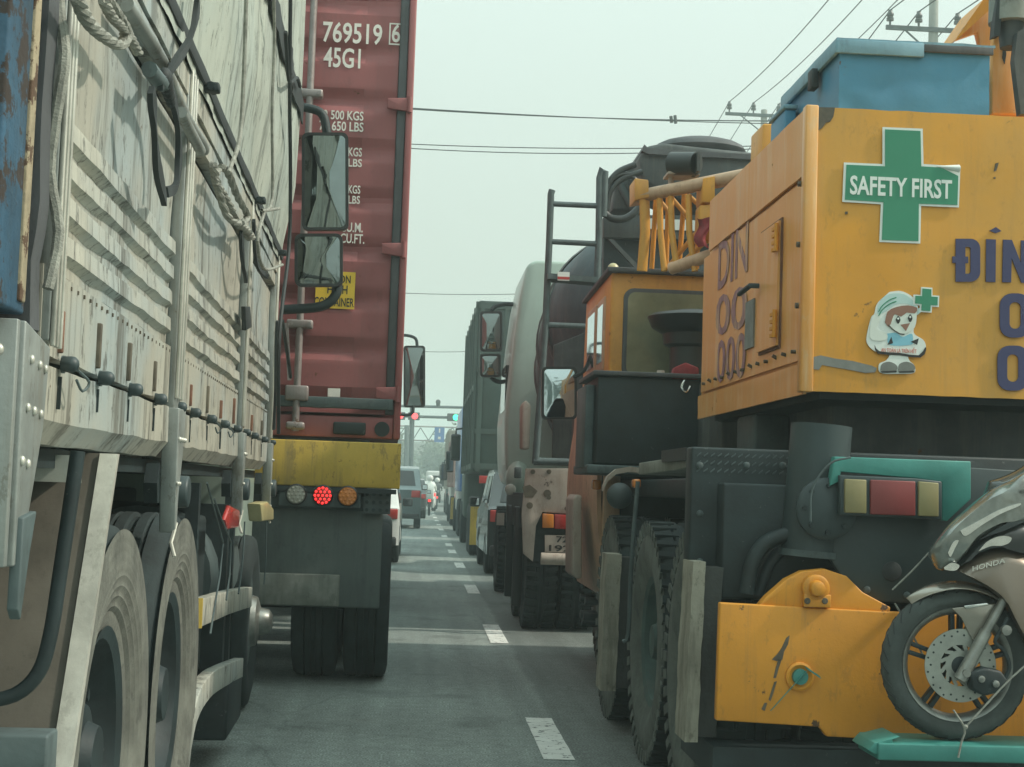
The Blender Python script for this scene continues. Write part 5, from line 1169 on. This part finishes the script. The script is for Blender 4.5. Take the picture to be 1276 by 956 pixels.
# hopper with its lid, chute, frame
a, b = at(757, 240, 14.2), at(945, 190, 14.2)
hp = MB().prism([at(x, y, 13.9) for x, y in ((806,182), (826,178), (960,192), (960,260), (900,262), (850,250), (800,225), (796,195))], (0,.9,0)).build('hopper', mixer_grey, mi, bevel=.03)
MB().ball(at(872, 188, 14.3), .42, 10, (1.05,.9,.28)).build('hopper_lid', seal, hp)
MB().prism([at(x, y, 13.85) for x, y in ((803,180), (808,185), (945,193), (945,199), (808,192), (800,188))], (0,.95,0)).build('hopper_rim', seal, hp)
MB().prism([at(x, y, 14.3) for x, y in ((762,262), (766,232), (782,212), (800,195), (812,196), (814,215), (806,260))], (0,.5,0)).build('drum_chute', mixer_grey, mi, bevel=.02)
MB().prism([at(x, y, 14.1) for x, y in ((752,272), (800,268), (900,268), (900,560), (752,560))], (0,.12,0)).build('rear_frame', blacksteel, mi, bevel=.01)
MB().prism([at(x, y, 14.0) for x, y in ((752,270), (805,268), (900,268), (900,300), (752,296))], (0,.1,0)).build('frame_beam', mixer_grey, mi, bevel=.008)
MB().prism([at(x, y, 13.95) for x, y in ((758,298), (764,298), (800,335), (794,337))], (0,.05,0)).build('frame_brace', mixer_grey, mi)
a, b = at(800, 285, 13.98), at(868, 275, 13.98); MB().box(a.x, b.x, 13.97, 13.99, a.z, b.z).build('white_bar', sticker_white, mi)
for pts, r in (((( 752,270), (756,235), (770,215), (792,205)), .03), (((750,262), (762,272), (780,272), (797,258), (800,240)), .035), (((752,240), (765,222), (784,218), (796,232), (796,250)), .025), (((756,262), (760,240), (774,224), (800,214)), .028)):
    MB().tube([at(x, y, 13.8) for x, y in pts], r, 8, 5).build('hose', blackplastic, mi)
for p, q in (((770,225), (790,262)), ((782,215), (800,250))): MB().tube([at(*p, 14.25), at(*q, 14.25)], .035, 8).build('chute_stay', greysteel, mi)
# ladder
LY = 13.75; lp = lambda x, y: at(x, y, LY)
ld = MB().tube([lp(667, 578), lp(680, 400), lp(684.5, 300), lp(686.5, 242), lp(688, 237)], .032, 10).build('ladder', greysteel, mi)
MB().tube([lp(746, 300), lp(747, 222), lp(750, 211), lp(754, 214), lp(752, 270)], .032, 10).build('ladder_rail', greysteel, ld)
MB().tube([lp(735, 575), lp(742, 400), lp(746, 300)], .032, 10).build('ladder_rail', greysteel, ld)
for (x0_, y0_), (x1_, y1_), r in (((686,254), (752,257), .026), ((684,301), (744,304), .026), ((678,405), (736,407), .026), ((672,505), (738,507), .022)): MB().tube([lp(x0_, y0_), lp(x1_, y1_)], r, 8).build('rung', greysteel, ld)
MB().bar(lp(681, 346), lp(742, 351), (0,.12,0), (0,0,.025)).build('step', greysteel, ld)
a, b = lp(693, 352), lp(708, 342); MB().box(a.x, b.x, LY-.14, LY-.125, a.z, b.z).build('reflector', sticker_white, ld)
MB().box(a.x, b.x, LY-.144, LY-.139, a.z+.01, a.z+.035).build('reflector_stripe', lamp_red, ld)
MB().tube([lp(665, 575), lp(735, 577)], .035, 8).build('ladder_foot', greysteel, ld)
MB().prism([lp(x, y) for x, y in ((650,505), (655,498), (662,505), (660,560), (650,560))], (0,.3,0)).build('side_cover', rusty_white, mi, bevel=.02)
MB().prism([at(x, y, 15.0) for x, y in ((690,430), (752,405), (752,577), (688,577))], (0,.06,0)).build('drum_cradle', mixer_grey, mi, bevel=.01)
# tail plate with lamp and number plate
tpz = MB().prism([mp_(x, y) for x, y in ((655,584), (718,584), (760,586), (760,640), (700,640), (676,638), (668,655), (664,700), (652,690), (650,640))], (0,.03,0)).build('tail_plate', rusty_white, mi, bevel=.004)
MB().prism([mp_(x, y, .06) for x, y in ((666,640), (760,640), (760,700), (664,700))], (0,.03,0)).build('lamp_recess', blacksteel, mi)
for x, y, r in ((664,588,.022), (684,588,.022), (682,615,.035), (660,630,.03), (706,634,.02), (684,620,.02)): MB().lathe([(0,r), (.005,r), (.006,.001)], mp_(x, y), (0,-1,0), 12).build('bolt_hole', bare, tpz)
MB().prism([mp_(x, y, -.004) for x, y in ((651,607), (660,604), (670,612), (664,620), (654,620))], (0,.006,0)).build('rust_hole', bare, tpz, smooth=False)
for q, mt in ((((676,640), (690,641), (690,658), (676,658)), lamp_orange), (((691,641), (712,642), (712,660), (691,659)), lamp_red)): MB().prism([mp_(x, y, -.03) for x, y in q], (0,.05,0)).build('tail_lamp', mt, tpz, bevel=.006)
np = MB().prism([mp_(x, y, -.05) for x, y in ((679,667), (722,668), (722,689), (679,688))], (0,.015,0)).build('number_plate', rusty_white, mi)
fit('72', 693, 708, 668, 676, black_ink, np, MY-.052, .02); fit('192', 684, 711, 679, 687, black_ink, np, MY-.052, .02)
MB().tube([mp_(674, 696, -.06), mp_(730, 698, -.06)], .055, 12).build('rear_tube', rusty_white, mi)
MB().box(mp_(641, 600).x, mp_(650, 600).x, MY, MY+.1, mp_(645, 596).z, mp_(645, 582).z).build('corner_block', greysteel, mi, bevel=.01)
MB().box(mp_(630, 690).x, mp_(640, 690).x, 15.6, 15.7, at(635, 655, 15.6).z, at(635, 640, 15.6).z).build('side_reflector', rusty_white, mi)
p = at(636, 610, 16.2); MB().lathe([(0,.06), (.02,.06), (.03,.045), (.03,.001)], p, (0,-1,0), 14).build('side_lamp', lamp_clear, mi)
wx = at(652, 760, 14.5).x
for y_ in (14.75, 16.05):
    for x in (wx+.145, wx+.48, wx+1.95, wx+2.29): add_wheel('mixer', mi, (x, y_, .54), x > 2.4)
for x in (wx+.14, wx+2.28): add_wheel('mixer', mi, (x, 19.8, .54), x > 2)
for y_ in (14.1, 15.35): MB().box(wx-.10, wx-.01, y_+.6, y_+.66, .2, 1.15).build('mud_flap', blackplastic, mi, bevel=.01)
MB().box(wx+.5, wx+1.9, 14.2, 21.5, .75, 1.15).build('chassis', blacksteel, mi)
MB().box(wx-.03, wx+2.4, 14.1, 17.0, 1.22, 1.28).build('mudguard', blacksteel, mi)
MB().box(wx-.05, wx+.0, 14.2, 17.0, .95, 1.25).build('side_skirt', blacksteel, mi)
# cab with tall pale-green deflector, seen beyond the ladder
gp = lambda x, y: at(x, y, 18.9)
zr = 18.9
pr = [(656,333), (660,327), (668,324), (716,326), (716,604), (636,604), (631,585), (630,560), (630,525), (636,470), (641,420), (648,370)]
cbm = MB().prism([gp(x, y) for x, y in pr], (0,2.1,0)).build('cab', pale_cab, mi, bevel=.05, seg=3)
MB().ball(gp(645, 596), .17, 8, (.9, 1.2, 1.25)).build('cab_fender', pale_cab, cbm)
a = gp(632, 480); MB().box(gp(634, 480).x-.012, gp(634, 480).x+.05, 19.5, 20.5, 2.1, 2.9).build('cab_window', glass, cbm)
mirror(mi, 598, 388, 626, 438, 20.6, mirror_dark, .03, .12); mirror(mi, 598, 441, 624, 470, 20.6, mirror_dark, .03, .12)
MB().tube([at(x, y, 20.7) for x, y in ((612,388), (617,382), (630,379), (642,380))], .03, 7, 3).build('mirror_arm', blacksteel, mi); MB().tube([at(x, y, 20.7) for x, y in ((612,470), (618,475), (632,477))], .03, 7, 3).build('mirror_arm', blacksteel, mi)

# ================================================================== FARTHER TRAFFIC
def car(name, lab, x0, y0, wd, ln, h, mat, lit=False, group=None, mir=True, facing=1):
    """saloon/SUV seen from behind; x0 = left edge, y0 = rear"""
    r = thing(name, lab, 'car', (x0+wd/2, y0+ln/2, 0), 0, group)
    pr = [(0, .32), (0, .62*h), (.12, .66*h), (.42, .96*h), (.8, h), (ln*.55, h), (ln*.72, .66*h), (ln-.1, .58*h), (ln, .45*h), (ln, .30)]
    bd = MB(); n = len(pr)
    lay = [(0, .04), (.05, 0.), (wd/2, -.02), (wd-.05, 0.), (wd, .04)]
    vs = []
    for f, ins in lay:
        for y, z in pr:
            tuck = .0 if z < .66*h else .10*(z-.62*h)/(.38*h)
            xx = x0+f; xx = xx+(tuck if f < wd/2 else -tuck if f > wd/2 else 0)
            vs.append((xx, y0+y+(ins if y == 0 else -ins if y == ln else 0), z-max(ins, 0)*.5*(z > .5*h)))
    fs = [(a*n+i, a*n+(i+1) % n, (a+1)*n+(i+1) % n, (a+1)*n+i) for a in range(4) for i in range(n)]+[tuple(range(n)), tuple(range(4*n, 5*n))]
    b = bd.add(vs, fs).build('body', mat, r, ang=40)
    MB().prism([(x0+.18, y0+.17, .68*h), (x0+wd-.18, y0+.17, .68*h), (x0+wd-.26, y0+.40, .92*h), (x0+.26, y0+.40, .92*h)], (0,-.03,.012)).build('rear_window', glass, b)
    for s in (0, 1):
        xx = x0-.006 if s == 0 else x0+wd+.006; tk = .09*(1 if s == 0 else -1)
        for ya, yb in ((.62, ln*.36), (ln*.38, ln*.60)): MB().prism([(xx+tk*.1, y0+ya, .67*h), (xx+tk*.1, y0+yb, .67*h), (xx+tk*.95, y0+yb-.08, .93*h), (xx+tk*.95, y0+ya+.05, .93*h)], (.012 if s == 0 else -.012,0,0)).build('side_window', glass, b)
        lx = x0+.03 if s == 0 else x0+wd-.30
        MB().box(lx, lx+.27, y0-.018, y0+.04, .50*h, .61*h).build('tail_lamp', lamp_red_on if lit else lamp_red, b, bevel=.015)
        if mir: mx0 = x0-.20 if s == 0 else x0+wd+.02; MB().box(mx0, mx0+.18, y0+ln*.60, y0+ln*.60+.08, .62*h, .72*h).build('mirror', blackplastic, b, bevel=.025); MB().box(mx0+.02, mx0+.16, y0+ln*.60-.006, y0+ln*.60-.001, .635*h, .705*h).build('mirror_glass', mirror_sky, b)
    MB().box(x0+.04, x0+wd-.04, y0-.04, y0+.02, .30, .46).build('bumper', blackplastic, b, bevel=.03)
    MB().box(x0+wd/2-.22, x0+wd/2+.22, y0-.05, y0-.035, .50, .62).build('number_plate', white_paint, b)
    for yy in (.75, ln-.8):
        for xx, fl_ in ((x0+.10, False), (x0+wd-.10, True)): add_wheel('car', r, (xx, y0+yy, .33), fl_)
    return r
def lorry(lab, xl_, y0, wd, ln, h, body, cabm, zf=1.15, flap=None, lamp=True, mirrors=True, cabh=2.9, ribs=0, group='lorries queueing in the right lane'):
    r = thing('lorry', lab, 'truck', (xl_+wd/2, y0+ln/2, 0), 0, group)
    bl_ = ln-2.3
    bx_ = MB().box(xl_, xl_+wd, y0, y0+bl_, zf, h).build('cargo_body', body, r, bevel=.03)
    for i in range(ribs):
        y = y0+.05+i*(bl_-.1)/max(ribs-1, 1); MB().box(xl_-.05, xl_-.002, y-.045, y+.045, zf, h-.02).build('body_post', body, bx_)
    if ribs:
        for z in (zf+.10, (zf+h)/2, h-.1): MB().box(xl_-.035, xl_-.003, y0, y0+bl_, z-.05, z+.05).build('body_rail', body, bx_)
        for i in range(6): x = xl_+.08+i*(wd-.16)/5; MB().box(x-.04, x+.04, y0-.05, y0-.002, zf, h-.02).build('tail_post', body, bx_)
        for z in (zf+.1, zf+.75, (zf+h)/2+.3, h-.1): MB().box(xl_, xl_+wd, y0-.035, y0-.003, z-.05, z+.05).build('tail_rail', body, bx_)
    MB().box(xl_+.05, xl_+wd-.05, y0+bl_+.12, y0+ln, .6, cabh).build('cab', cabm, r, bevel=.10, seg=3)
    MB().box(xl_+.2, xl_+wd-.2, y0+ln-.01, y0+ln+.02, 1.6, cabh-.25).build('windscreen', glass, r)
    MB().box(xl_+.04, xl_+.055, y0+bl_+.5, y0+ln-.4, 1.6, cabh-.35).build('cab_window', glass, r)
    MB().box(xl_+.5, xl_+wd-.5, y0+.1, y0+ln-.2, .7, zf-.01).build('chassis', blacksteel, r)
    MB().box(xl_+.1, xl_+wd-.1, y0+.02, y0+.14, .55, .72).build('underrun_bar', greysteel, r, bevel=.02)
    if lamp:
        for x in (xl_+.12, xl_+wd-.45): MB().box(x, x+.33, y0-.03, y0+.02, zf-.22, zf-.08).build('tail_lamp', lamp_red, r, bevel=.01)
    for yy in (1.5, 2.7):
        for x in (xl_+.15, xl_+.46, xl_+wd-.46, xl_+wd-.15): add_wheel('truck', r, (x, y0+yy, .5), x > xl_+wd/2)
    for x in (xl_+.15, xl_+wd-.15): add_wheel('truck', r, (x, y0+ln-1.1, .5), x > xl_+wd/2)
    for x in (xl_+.01, xl_+wd-.63): MB().box(x, x+.62, y0+.84, y0+.87, .22, .95).build('mud_flap', flap or blackplastic, r)
    if mirrors:
        for sx, xx in ((-1, xl_-.26), (1, xl_+wd+.02)):
            m_ = MB().box(xx, xx+.24, y0+ln-.3, y0+ln-.18, cabh-1.15, cabh-.5).build('mirror', blackplastic, r, bevel=.04)
            MB().box(xx+.02, xx+.22, y0+ln-.306, y0+ln-.301, cabh-1.1, cabh-.55).build('mirror_glass', mirror_dark, m_)
            MB().tube([(xx+.12, y0+ln-.24, cabh-.5), (xx+.12, y0+ln-.24, cabh-.38), (xl_+.06 if sx < 0 else xl_+wd-.06, y0+ln-.24, cabh-.35)], .025, 6).build('mirror_arm', blacksteel, r)
    return r
# dark pickup just ahead of the mixer, its shiny flank showing
car('pickup_car', 'dark glossy car half hidden ahead of the mixer truck', at(606, 680, 23.2).x, 23.0, 1.75, 4.3, 1.62, dark_car)
xg = at(589, 540, 30).x
lorry('dark green stake-sided cargo lorry ahead of the pale-green mixer cab', xg-.02, 28.5, 2.45, 9.0, at(620, 372, 28.5).z-.05, olive, olive, 1.62, yellow_bumper, ribs=7, cabh=3.1)
lorry('lorry with a blue cab and white body in the middle of the right-hand queue', at(573, 600, 39.5).x, 39.5, 2.4, 7.5, 3.4, blue_cab, white_car, 1.2, ribs=0)
lorry('dusty rose lorry with a yellow mark low on its tail, far down the right lane', at(563, 600, 51).x, 51, 2.4, 8.0, 2.95, rose_cab, white_car, 1.3, yellow_bumper, ribs=5, cabh=2.7)
lorry('farthest grey lorry at the head of the right-hand queue', at(557, 600, 70).x, 70, 2.4, 8.0, 3.9, bldg, silver_car, 1.2, ribs=5)
# left lane beyond the tractor
c_ = 25.4
car('white_car', 'white car with a dark door mirror just past the tractor unit in the left lane', at(499, 660, c_+.5).x-1.72, c_, 1.70, 4.4, 1.5, white_car, group=None)
car('silver_suv', 'silver sport utility car in the gap beyond the white car', at(524, 640, 47).x-1.85, 46.5, 1.85, 4.5, 1.9, silver_car)
car('tan_car', 'small pale car with lit red lamps far down the left lane', at(543, 620, 82).x-1.7, 80, 1.70, 4.2, 1.55, white_car, True)
van = thing('white_van', 'white delivery van with lit red lamps at the far end between the queues', 'van', (at(547, 600, 100).x, 102, 0))
vx = at(548, 600, 100).x
vb = MB().box(vx-.9, vx+.9, 100, 105, .35, 2.3).build('body', white_car, van, bevel=.12, seg=3)
MB().box(vx-.7, vx+.7, 99.98, 100.03, 1.3, 2.0).build('rear_window', glass, vb)
for s in (-1, 1):
    MB().box(vx+s*.78-.1, vx+s*.78+.1, 99.96, 100.05, .9, 1.25).build('tail_lamp', lamp_red_on, vb)
    for yy in (100.9, 104): add_wheel('car', van, (vx+s*.78, yy, .33), s > 0)
car('dark_hatchback', 'dark hatchback in the left lane ahead of the silver sport utility car', at(531, 620, 62).x-1.7, 61, 1.70, 4.1, 1.6, dark_car)
car('far_white_car', 'white car with lit lamps among the last cars of the left lane', at(541, 610, 118).x-1.7, 116, 1.70, 4.2, 1.5, white_car, True)
# motorcycle rider threading between the queues, far off
def far_rider(px, Y, lab, shirt, blab='small motorcycle under the pale-shirted rider far down the road'):
    x = at(px, 600, Y).x
    r = thing('motorcycle_rider', lab, 'person', (x, Y, 0))
    me = bpy.data.meshes.new('person_body'); o = bpy.data.objects.new('person', me); C.objects.link(o); o.parent = r; INV[o.name] = INV[r.name]
    pts = [((0,0,.85), .17), ((0,.05,1.1), .17), ((0,.1,1.35), .16), ((0,.12,1.5), .07), ((0,.13,1.62), .09), ((-.2,.1,1.38), .07), ((-.28,.3,1.15), .05), ((-.25,.55,1.12), .04), ((.2,.1,1.38), .07), ((.28,.3,1.15), .05), ((.25,.55,1.12), .04),
           ((-.16,.3,.78), .10), ((-.18,.35,.42), .06), ((-.18,.42,.34), .05), ((.16,.3,.78), .10), ((.18,.35,.42), .06), ((.18,.42,.34), .05)]
    ed = [(0,1), (1,2), (2,3), (3,4), (2,5), (5,6), (6,7), (2,8), (8,9), (9,10), (0,11), (11,12), (12,13), (0,14), (14,15), (15,16)]
    me.from_pydata([p for p, _ in pts], ed, [])
    sk = o.modifiers.new('skin', 'SKIN'); o.modifiers.new('sub', 'SUBSURF').levels = 1
    for v, (_, rr) in zip(me.skin_vertices[0].data, pts): v.radius = (rr, rr)
    me.skin_vertices[0].data[0].use_root = True; me.materials.append(shirt)
    MB().ball((x, Y+.13, 1.66), .15, 7, (1,1.1,1)).build('helmet', white_car, r)
    bk = thing('far_motorcycle', blab, 'motorcycle', (x, Y+.2, 0))
    for yy in (-.45, .75): MB().lathe([(-.05,.2), (-.05,.29), (0,.31), (.05,.29), (.05,.2), (.02,.02)], (x, Y+yy, .31), (1,0,0), 24).build('wheel', rubber, bk)
    MB().prism([(x-.1, Y-.55, .55), (x-.1, Y-.6, .75), (x-.1, Y+.3, .72), (x-.1, Y+.6, .95), (x-.1, Y+.65, .6), (x-.1, Y+.2, .35), (x-.1, Y-.2, .4)], (.2,0,0)).build('frame', dark_car, bk, bevel=.04)
    MB().box(x-.06, x+.06, Y-.63, Y-.56, .62, .72).build('tail_lamp', lamp_red_on, bk)
    MB().tube([(x-.33, Y+.5, 1.08), (x, Y+.58, 1.0), (x+.33, Y+.5, 1.08)], .018, 8).build('handlebar', blacksteel, bk)
far_rider(536, 68, 'motorcycle rider in a pale shirt and white helmet far between the queues', sticker_white)
far_rider(545, 88, 'motorcycle rider in a dark shirt beyond the pale-shirted rider', dark_car, 'farther small motorcycle under the dark-shirted rider')

# ================================================================== SIGNALS, GANTRY, POLES, CABLES
sg = thing('traffic_signal_gantry', 'overhead signal mast arm with red and green lights far down the road', 'traffic signal', (at(505, 600, 95).x, 95, 0))
sp_ = lambda x, y: at(x, y, 95)
MB().tube([(sp_(512, 600).x, 95, 0), sp_(514, 500)], .16, 12).build('mast', greysteel, sg)
MB().tube([sp_(480, 505.5), sp_(580, 508)], .09, 10).build('upper_arm', greysteel, sg)
MB().tube([sp_(480, 518), sp_(580, 521)], .09, 10).build('lower_arm', greysteel, sg)
MB().tube([sp_(546, 507), sp_(546, 500)], .13, 8).build('camera_post', blacksteel, sg)
MB().ball(sp_(546, 501), .16, 6).build('camera_head', blacksteel, sg)
for px, mt in ((499, sig_red), (517, sig_red), (565.5, sig_green)):
    p = sp_(px, 519+(px-517)*.03); hb = MB().box(p.x-.42, p.x+.30, 94.7, 94.98, p.z-.24, p.z+.24).build('signal_head', blackplastic, sg, bevel=.04)
    MB().lathe([(0,.19), (.03,.17), (.05,.001)], (p.x+(.0 if mt is sig_red else .12), 94.7, p.z), (0,-1,0), 14).build('signal_light', mt, hb)
gg = thing('sign_gantry', 'lattice sign gantry with a blue board crossing the far road', 'gantry', (at(503, 600, 128).x, 128, 0))
sp_ = lambda x, y: at(x, y, 128)
for y in (532, 549.5): MB().tube([sp_(490, y-1.5), sp_(590, y+1.5)], .065, 6).build('chord', galv, gg)
for i in range(9): x = 494+i*10; MB().tube([sp_(x, 533 if i % 2 else 549), sp_(x+10, 549 if i % 2 else 533)], .04, 6).build('lattice_brace', greysteel, gg)
MB().tube([(sp_(506, 600).x, 128, 0), sp_(507, 530)], .2, 10).build('post', greysteel, gg); MB().tube([(sp_(588, 600).x, 128, 0), sp_(588, 530)], .2, 10).build('post', greysteel, gg)
a, b = sp_(541, 551), sp_(554, 533); bd = MB().box(a.x, b.x, 127.75, 127.82, a.z, b.z).build('blue_board', sign_blue, gg)
MB().box(a.x+.3, b.x-.3, 127.73, 127.745, a.z+.25, a.z+.45).build('car_symbol', white_paint, bd); MB().box((a.x+b.x)/2-.06, (a.x+b.x)/2+.06, 127.73, 127.745, a.z+.8, a.z+1.15).build('arrow_symbol', white_paint, bd)
def utility(lab, px, ytop, yarm, Y, ins, half, brace=True):
    top = at(px, yarm, Y); X = top.x; zt3 = top.z
    r = thing('utility_pole', lab, 'utility pole', (X, Y, 0), 0, 'utility poles beside the road')
    MB().tube([(X, Y, 0), (X, Y, zt3+(1.6 if ytop else .25))], [.22, .12], 14).build('pole', concrete, r)
    MB().box(X-half, X+half, Y-.17, Y-.09, zt3-.06, zt3+.06).build('crossarm', greysteel, r)
    for s in (-1, 1): MB().bar((X+s*half*.6, Y-.13, zt3-.06), (X, Y-.14, zt3-.75), (.03,0,0), (0,.02,0)).build('arm_brace', greysteel, r)
    for f in ins:
        q = V((X+f, Y-.13, zt3+.06)); MB().lathe([(0,.03), (.12,.03), (.13,.10), (.2,.10), (.22,.07), (.28,.10), (.33,.09), (.36,.06), (.42,.06), (.44,.001)], q, (0,0,1), 14).build('insulator', insul, r)
    return r, X, zt3
u1, ux1, uz1 = utility('nearer concrete utility pole with three insulators, above the blue tool box', 1163, 1, 39, 40, (-1.24, -.45, .62), 1.35)
u2, ux2, uz2 = utility('farther utility pole with three insulators, behind the orange counterweight house', 952, 0, 145, 58, (-1.4, -.45, .55), 1.55)
def cable(a, b, sag, r, lab, group, n=28):
    a, b = V(a), V(b); cx_ = (a+b)/2
    pts = []
    for i in range(n+1):
        t = i/n; p = a.lerp(b, t); p.z -= sag*4*t*(1-t); pts.append(p)
    m = MB().tube(pts, r*.8, 6); solo(m, 'overhead_cable', wire_mat, lab, 'cable', group)
SIDE = {-1.4: 'leftmost', -.45: 'middle one', .55: 'rightmost', -1.24: 'leftmost', .62: 'rightmost'}
for f in (-1.4, -.45, .55):
    cable((ux2+f, 57.87, uz2+.48), (ux2+f-.3, 19, uz2+1.4), 1.2, .022, '%s of the sagging power lines running from the farther pole towards the camera' % SIDE[f], 'power lines')
    cable((ux2+f, 57.87, uz2+.48), (ux2+f, 110, uz2-3.0), .6, .02, '%s of the lines running on beyond the farther pole' % SIDE[f], 'far power lines')
for f in (-1.24, -.45, .62):
    cable((ux1+f, 39.87, uz1+.48), (ux1+f+.2, 14, uz1+1.2), .7, .022, '%s of the lines coming from the nearer pole towards the camera' % SIDE[f], 'nearer pole lines')
    cable((ux1+f, 39.87, uz1+.48), (ux1+f, 75, uz1+.0), .9, .022, '%s of the lines running on beyond the nearer pole' % SIDE[f], 'lines beyond the nearer pole')
def cross(p0, p1, Y, sag, lab, r=.02):
    a, b = at(*p0, Y), at(*p1, Y); d = b-a
    cable(a-d*.6, b+d*.5, sag, r, lab, 'cables crossing the road')
cross((515,124.5), (946,140.5), 45, .35, 'upper of the topmost pair of cables crossing the road', .022)
cross((515,126.5), (946,146.5), 45, .25, 'lower of the topmost pair of cables crossing the road', .018)
cross((513,173), (800,179), 45, .2, 'upper cable of the second pair crossing the road', .018)
cross((513,175), (800,182), 45, .3, 'lower cable of the second pair crossing the road', .018)
cross((505,361), (650,362.5), 70, .2, 'single low cable crossing the sky behind the mirrors', .02)
cross((500,434), (570,436), 110, .2, 'lowest distant cable above the traffic signals', .03)
tg = solo(MB().tube([at(836, 145, 45), at(837, 153, 45)], .05, 6).tube([at(841, 144, 45), at(842, 154, 45)], .05, 6), 'cable_tag', wire_mat, 'dark tag hanging from the topmost cables', 'cable tag')

# ================================================================== BACKDROP: buildings and trees far off
def house(lab, x0, x1, y0, y1, h, floors, cols):
    r = thing('building', lab, 'building', ((x0+x1)/2, (y0+y1)/2, 0), 0, 'buildings beyond the traffic')
    wl = MB().box(x0, x1, y0, y1, 0, h).build('wall', bldg, r)
    MB().box(x0-.2, x1+.2, y0-.2, y1+.2, h+.002, h+.35).build('roof', concrete, r)
    face = x1 if x1 < 0 else x0
    for i in range(floors):
        for j in range(cols):
            z = 1.2+i*3.2; x = x0+(x1-x0)*(j+.5)/cols
            w_ = MB().box(x-.55, x+.55, y0-.06, y0-.003, z, z+1.5).build('window', concrete, wl); MB().box(x-.45, x+.45, y0-.075, y0-.065, z+.1, z+1.4).build('pane', glass, w_)
    return r
house('grey narrow block at the left roadside far ahead', -9.5, -1.7-3.2, 100, 120, 9.5, 3, 3)
house('pale block closing the far end of the road', -14, 16, 230, 245, 7.5, 2, 9)
house('tall pale block on the right beyond the lorries', 8.6, 18, 120, 140, 9, 3, 3)
def tree(lab, x, y, h, cr_, seed):
    rr = random.Random(seed); r = thing('roadside_tree', lab, 'tree', (x, y, 0), 0, 'trees beyond the traffic')
    m = MB(); m.tube([(x, y, 0), (x+.2, y, h*.3), (x, y+.1, h*.55)], [.3, .2, .1], 8)
    for i in range(6):
        a = rr.random()*6.28; m.tube([(x+.1, y, h*(.3+.04*i)), (x+math.cos(a)*cr_*.6, y+math.sin(a)*cr_*.6, h*(.55+.06*i))], [.1, .03], 6)
    m.build('trunk', bark, r)
    m = MB(); vs = []; fs = []
    cl = [(x+rr.gauss(0, cr_*.4), y+rr.gauss(0, cr_*.4), h*(.45+.5*rr.random()), cr_*(.25+.25*rr.random())) for _ in range(16)]
    for cx_, cy2, cz, cs in cl:
        for _ in range(85):
            p = V((cx_, cy2, cz))+V((rr.gauss(0,1), rr.gauss(0,1), rr.gauss(0,.8)))*cs*.6; d = V((rr.uniform(-1,1), rr.uniform(-1,1), rr.uniform(-1,1))).normalized()*.28; e = d.orthogonal().normalized()*.16
            o = len(vs); vs += [p-d, p+e, p+d, p-e]; fs.append((o, o+1, o+2, o+3))
    m.add(vs, fs).build('crown', leaf, r, smooth=False)
for i, (x, y, h, c) in enumerate(((-8.5, -22, 9, 3.4), (7.5, -26, 9.5, 3.6), (-2.5, -44, 9, 3.6), (4.0, -50, 10, 3.8))):
    tree(['tree behind the camera at the left kerb', 'tree behind the camera at the right kerb', 'tree far behind on the left', 'tree far behind on the right'][i], x, y, h, c, i+31)
for i, (x, y, h, c) in enumerate(((-3.5, 165, 7, 2.4), (2.0, 190, 6.5, 2.5), (5.5, 160, 8, 2.6), (-8, 150, 8, 2.8), (9.5, 175, 9, 3), (-1.0, 215, 6, 2.2))):
    tree(['rounded tree at the left kerb end of the road', 'low tree in the middle of the far junction', 'tree behind the last lorry', 'broad tree behind the grey block', 'tall tree at the far right', 'smallest tree before the pale block'][i], x, y, h, c, i+3)

# ================================================================== HAZE
hz = MB(); hz.box(-450, 450, -70, 800, -1.6, 26); h_ = hz.build('haze', None, kind='stuff', smooth=False)
hm = bpy.data.materials.new('haze_air'); hm.use_nodes = True; t = hm.node_tree; t.nodes.clear()
pv = t.nodes.new('ShaderNodeVolumePrincipled'); pv.inputs['Color'].default_value = (.82, .96, .95, 1); pv.inputs['Density'].default_value = .0032; pv.inputs['Anisotropy'].default_value = .25
ou = t.nodes.new('ShaderNodeOutputMaterial'); t.links.new(pv.outputs[0], ou.inputs['Volume']); h_.data.materials.append(hm)
